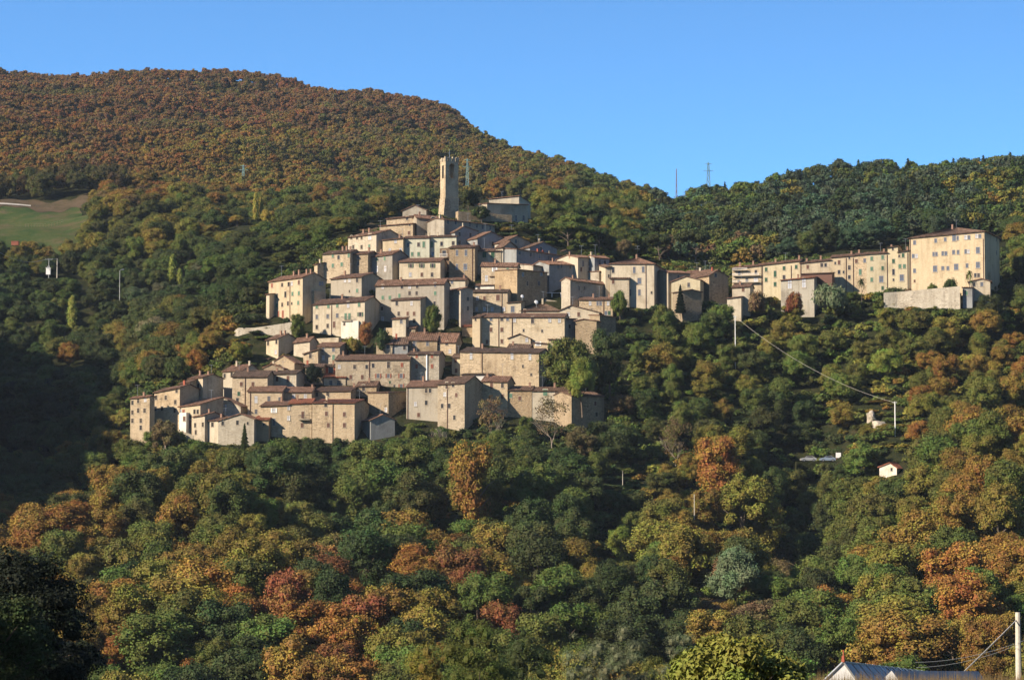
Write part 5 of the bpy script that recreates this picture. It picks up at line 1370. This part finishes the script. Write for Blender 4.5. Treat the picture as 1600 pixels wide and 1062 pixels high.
def lamp():
    Y = 860; b = P(187, 447, Y); b.z = min(b.z, G(187, Y).z + 1); t = P(187, 421, Y); root = empty('street_lamp', b); hh = t.z - b.z; mb = MB()
    mb.tube((0, 0, -.4), (0, 0, hh - .3), .12, .07); mb.tube((0, 0, hh - .3), (.7, 0, hh), .06); mb.build('post', M['steel'], root)
    mb = MB(); mb.box(.6, 1.3, -.15, .15, hh - .05, hh + .1); mb.build('lamp_head', M['steel'], root)
    tag(root, 'tall thin street lamp in the dark wood left of the town', 'street lamp')
lamp()
pole('utility_pole', 'short pole by the bare field at the foot of the hill, left', 174, 313, 332, 1075, .16, 'concrete', .7)
pole('utility_pole', 'slim pole in the shaded hollow on the lower right slope', 1085, 772, 815, 592, .09, 'concrete', None)
pole('garden_post', 'thin post in the green clearing below the town, lower right', 973, 735, 770, 620, .07, 'concrete', None)
def pylon(name, label, u, vt, vb, Y, wpx, mat='steel'):
    b = P(u, vb, Y); b.z = min(b.z, G(u, Y).z); t = P(u, vt, Y); hh = t.z - b.z; w = wpx * Y / F / 2; root = empty(name, b); mb = MB(); n = 7
    ws = [w * (1 - .78 * i / n) for i in range(n + 1)]; zs = [hh * (1 - (1 - i / n) ** 1.25) for i in range(n + 1)]
    for i in range(n):
        a = [(s * ws[i], q * ws[i], zs[i]) for s, q in ((-1,-1),(1,-1),(1,1),(-1,1))]; c = [(s * ws[i+1], q * ws[i+1], zs[i+1]) for s, q in ((-1,-1),(1,-1),(1,1),(-1,1))]
        for k in range(4):
            mb.tube(a[k], c[k], .13, .12, 4); mb.tube(a[k], c[(k+1) % 4], .07, .07, 4); mb.tube(a[(k+1)%4], c[k], .07, .07, 4); mb.tube(c[k], c[(k+1)%4], .07, .07, 4)
    mb.build('lattice', M[mat], root)
    if wpx > 5:
        mb = MB()
        for z, l in ((.97, 1.3), (.82, 1.9)):
            mb.tube((-l, 0, hh * z), (l, 0, hh * z), .12, .12, 4)
        mb.build('crossarm', M[mat], root)
    tag(root, label, 'pylon')
M['pylon'] = plain('pylon_green', (.16, .27, .26), .6, .3)
M['mastred'] = plain('mast_paint', (.20, .19, .22), .6, .3)
pylon('pylon', 'green lattice pylon on the saddle, right of the thinner mast', 1107, 254, 300, 1040, 8, 'pylon')
pylon('radio_mast', 'thin dark radio mast on the saddle, left of the lattice pylon', 1057, 264, 302, 1045, 2.4, 'mastred')
pylon('pylon', 'faint green lattice pylon standing on the wooded hill left of the tower', 380, 258, 300, 1180, 6, 'pylon')
pylon('pylon', 'green lattice mast just right of the bell tower on the hill', 730, 248, 300, 1150, 6, 'pylon')

YC = YCARS
pa, pb = P(1243, 721, YC), P(1324, 721, YC); mb = MB(); mb.box(pa.x, pb.x, YC - 2.2, YC + 3.2, pa.z - 3, pa.z)
tag(mb.build('parking_ground', M['forest']), kind='structure')
def car(label, u, v, Y, col_, rz):
    b = P(u, 721, YC); b.z = pa.z + .004; root = empty('parked_car', b, rz); root.scale = (.88, .88, .95); m = plain('car_paint', col_, .25, .5, .02, 3, .6)
    mb = MB()
    prof = [(-2.1, .3), (-2.15, .75), (-1.7, .9), (-1.0, 1.0), (-.5, 1.42), (.9, 1.45), (1.6, 1.0), (2.05, .92), (2.1, .3)]
    n = len(prof)
    for s in (-.82, .82):
        mb.v += [Vector((x, s * (.86 if z > 1.2 else 1), z)) for x, z in prof]
    mb.f += [tuple(range(n))[::-1], tuple(range(n, 2 * n))] + [(i, (i + 1) % n, n + (i + 1) % n, n + i) for i in range(n)]
    mb.build('body', m, root)
    mb = MB()
    for s in (-1, 1):
        mb.quad((-.95, s * .815, 1.0), (1.4, s * .815, 1.03), (.85, s * .735, 1.38), (-.45, s * .735, 1.38))
    mb.quad((-1.04, -.7, 1.01), (-1.04, .7, 1.01), (-.56, .62, 1.4), (-.56, -.62, 1.4)); mb.quad((1.58, -.7, 1.04), (1.58, .7, 1.04), (.96, .62, 1.43), (.96, -.62, 1.43))
    mb.build('windows', M['pane'], root)
    for x in (-1.3, 1.3):
        for s in (-.84, .84):
            mb = MB(); mb.tube((0, -.1, 0), (0, .1, 0), .33, .33, 12); wq = mb.build('wheel', M['rail'], root, (x, s, .33))
            mb = MB(); mb.tube((0, -.12, 0), (0, .12, 0), .18, .18, 8); mb.build('rim', M['steel'], wq)
    tag(root, label, 'car', 'cars parked on the slope track')
car('silver car parked left of the blue-grey car on the slope', 1263, 719.5, 645, (.62, .6, .56), .1)
car('blue-grey car parked beside the white sign on the slope', 1293, 720, 644, (.42, .5, .6), .05)
def sign():
    b = P(1310, 721, YC - .6); b.z = pa.z; root = empty('white_board', b); mb = MB(); mb.box(-.6, .6, -.04, .04, .9, 2.1); mb.build('panel', M['whitep'], root)
    mb = MB(); mb.box(-.45, -.38, .05, .1, 0, 1.8); mb.box(.38, .45, .05, .1, 0, 1.8); mb.build('posts', M['redbrick'], root)
    tag(root, 'blank white board on posts beside the parked cars', 'board')
sign()
def rocks():
    for k, (u, v, w, hp, lab) in enumerate(((1372, 668, 28, 16, 'pale bare rock face under the golden tree by the pole'), (1360, 655, 14, 20, 'smaller pale rock streak left of the bare rock face'))):
        Y = Yground(u, v + 6, 560); b = G(u, Y); mb = MB(); mb.ball((0, 0, 0), 1, 14, 9)
        vs = []
        for p in mb.v:
            q = Vector((p.x * w * Y / F / 2, p.y * 2.2, p.z * hp * Y / F / 1.6))
            q += q.normalized() * (.22 * math.sin(q.x * 2.3 + q.z * 3.1 + k) + .1 * math.sin(q.z * 6 + q.x * 4)); vs.append(q)
        mb.v = vs; tag(mb.build('rock', M['rock'], None, b + Vector((0, -1.2, .9))), lab, 'rock')
rocks()
def lattice():
    a, b = P(847, 457, 724), P(862, 457, 724); g = P(847, 468, 724).z; root = empty('pergola', Vector((a.x, a.y, g))); w = b.x - a.x; hh = a.z - g; mb = MB()
    for x in (0, w, w + 2.3): mb.box(x, x + .14, 0, .14, -1, hh)
    mb.box(.141, w - .001, .02, .12, hh - .12, hh); mb.box(w + .141, w + 2.299, .02, .12, hh - .12, hh)
    mb.build('frame', M['whitep'], root); tag(root, 'white garden frame of posts and rail in the shade, centre right', 'pergola')
lattice()
def dish(u, v, Y, r, label):
    b = P(u, v, Y); root = empty('satellite_dish', b - Vector((0, 0, .8))); mb = MB(); mb.tube((0, 0, -.6), (0, 0, .8), .04); mb.build('mast', M['steel'], root)
    mb = MB(); mb.ball((0, 0, 0), r, 12, 6, (1, .25, 1)); o = mb.build('reflector', M['whitep'], root, (0, -.15, .8)); o.rotation_euler = (R(-20), 0, R(25)); tag(root, label, 'satellite dish')
dish(838, 472, 714, .55, 'white satellite dish standing on the hipped dark roof, centre right')
dish(816, 463, 716, .45, 'small white satellite dish in the deep shade left of the roof dish')
def greenhouse():
    Y = 118; M['pvc'] = plain('greenhouse_sheet', (.36, .39, .40), .5, 0, .25, 2, .4)
    a = P(1316, 1034, Y); b = G(1330, Y).z; root = empty('greenhouse', Vector((a.x, a.y, b)))
    def rel(u, v, Y_): return P(u, v, Y_) - root.location
    mb = MB(); ap = rel(1318, 1033.5, Y); el = rel(1280, 1070, Y); er = rel(1346, 1072, Y)
    bl, br_ = Vector((el.x, el.y, 0)), Vector((er.x, er.y, 0)); mb.quad(bl, br_, er, ap, el); mb.build('gable', M['whitep'], root)
    ap2, er2 = rel(1448, 1049, Y + 22), rel(1482, 1070, Y + 20); el2 = rel(1425, 1064, Y + 27)
    mb = MB(); n = 26
    for i in range(n):
        s0, s1 = i / n, (i + 1) / n - .004
        mb.quad(er.lerp(er2, s0), er.lerp(er2, s1), ap.lerp(ap2, s1), ap.lerp(ap2, s0)); mb.quad(ap.lerp(ap2, s0), ap.lerp(ap2, s1), el.lerp(el2, s1), el.lerp(el2, s0))
    mb.build('roof', M['pvc'], root)
    mb = MB()
    for i in range(0, n + 1, 2):
        s = i / n; mb.tube(er.lerp(er2, s) + Vector((0, 0, .03)), ap.lerp(ap2, s) + Vector((0, 0, .04)), .03, .03, 4)
    mb.tube(ap, ap2, .05, .05, 5); mb.tube(ap, er, .06, .06, 5); mb.tube(ap, el, .06, .06, 5); mb.build('frame', M['steel'], root)
    mb = MB(); mb.quad(br_, Vector((er2.x, er2.y, 0)), er2, er); mb.build('side_wall', M['pvc'], root)
    mb = MB(); mb.tube(ap, ap + Vector((0, 0, .25)), .09, .07); mb.tube(ap + Vector((0, 0, .25)), ap + Vector((0, 0, .5)), .03); mb.build('vent', M['redbrick'], root)
    tag(root, 'weathered white greenhouse gable with bluish sheet roof at the bottom right', 'greenhouse')
    # second, smaller bay
    root = empty('greenhouse', Vector((a.x + 3, a.y - 4, b))); 
    ap = rel(1393, 1047, Y - 3); el = rel(1384, 1056, Y - 3); er = rel(1412, 1072, Y - 3); mb = MB(); mb.quad(Vector((el.x, el.y, 0)), Vector((er.x, er.y, 0)), er, ap, el); mb.build('gable', M['whitep'], root)
    b2 = [p + Vector((4.2, 4, -.2)) for p in (el, ap, er)]; mb = MB(); mb.quad(er, b2[2], b2[1], ap); mb.quad(ap, b2[1], b2[0], el); mb.build('roof', M['pvc'], root)
    tag(root, 'smaller greenhouse bay with white gable right of the bigger gable', 'greenhouse')
greenhouse()
# dry grass along the bottom right edge
pts = []
for i in range(2600):
    u = random.uniform(1270, 1640); Y = random.uniform(98, 112); g = G(u, Y)
    z = P(u, random.uniform(1040, 1072), Y).z - g.z
    pts.append((g.x, g.y, g.z, z))
mb = MB()
for x, y, z, hh in pts:
    a = Vector((x, y, z)); 
    for k in range(3):
        t = a + Vector((random.uniform(-.3, .3), random.uniform(-.2, .2), max(.5, hh) * random.uniform(.8, 1.0))); d = Vector((.03, 0, 0))
        mb.quad(a - d, a + d, t)
M['straw'] = plain('dry_grass', (.20, .14, .06), .9, 0, .3, 8)
tag(mb.build('dry_grass', M['straw']), 'tall dry grass along the bottom right edge by the greenhouse', 'grass', None, 'stuff')
# pasture fence
root = empty('pasture_fence', G(40, 1000)); mb = MB(); mw = MB(); prev = None
for i in range(14):
    g = G(40 + i * 4.5, 1002 + i * 1.2) - root.location; mb.box(g.x - .05, g.x + .05, g.y - .05, g.y + .05, g.z - .3, g.z + 1.3)
    t = g + Vector((0, 0, 1.4))
    if prev is not None: mw.tube(prev, t, .012, .012, 4); mw.tube(prev - Vector((0, 0, .6)), t - Vector((0, 0, .6)), .012, .012, 4)
    prev = t
mb.build('posts', M['wood'], root); mw.build('wires', M['steel'], root); tag(root, 'thin pale post fence across the green meadow on the far left', 'fence')
root = empty('container', P(24, 379, 930)); mb = MB(); mb.box(-1.2, 1.2, -1.1, 1.1, -1, .3); mb.box(-1.3, 1.3, -1.2, 1.2, .3, .42); mb.build('body', M['red'], root); tag(root, 'low orange-red shed roof among bushes at the far left edge', 'shed')

# ---------------------------------------------------------------- the air
m = bpy.data.materials.new('haze_air'); m.use_nodes = True; nt = m.node_tree
for n in list(nt.nodes):
    if n.type != 'OUTPUT_MATERIAL': nt.nodes.remove(n)
pv = nt.nodes.new('ShaderNodeVolumePrincipled'); pv.inputs['Color'].default_value = (.62, .76, .95, 1); pv.inputs['Density'].default_value = 0.00004
nt.links.new(pv.outputs[0], [n for n in nt.nodes if n.type == 'OUTPUT_MATERIAL'][0].inputs['Volume'])
mb = MB(); mb.box(-3600, 3600, -1100, 2700, -75, 620)
tag(mb.build('haze', m), kind='stuff', label='thin bluish autumn haze over the valley and hills')
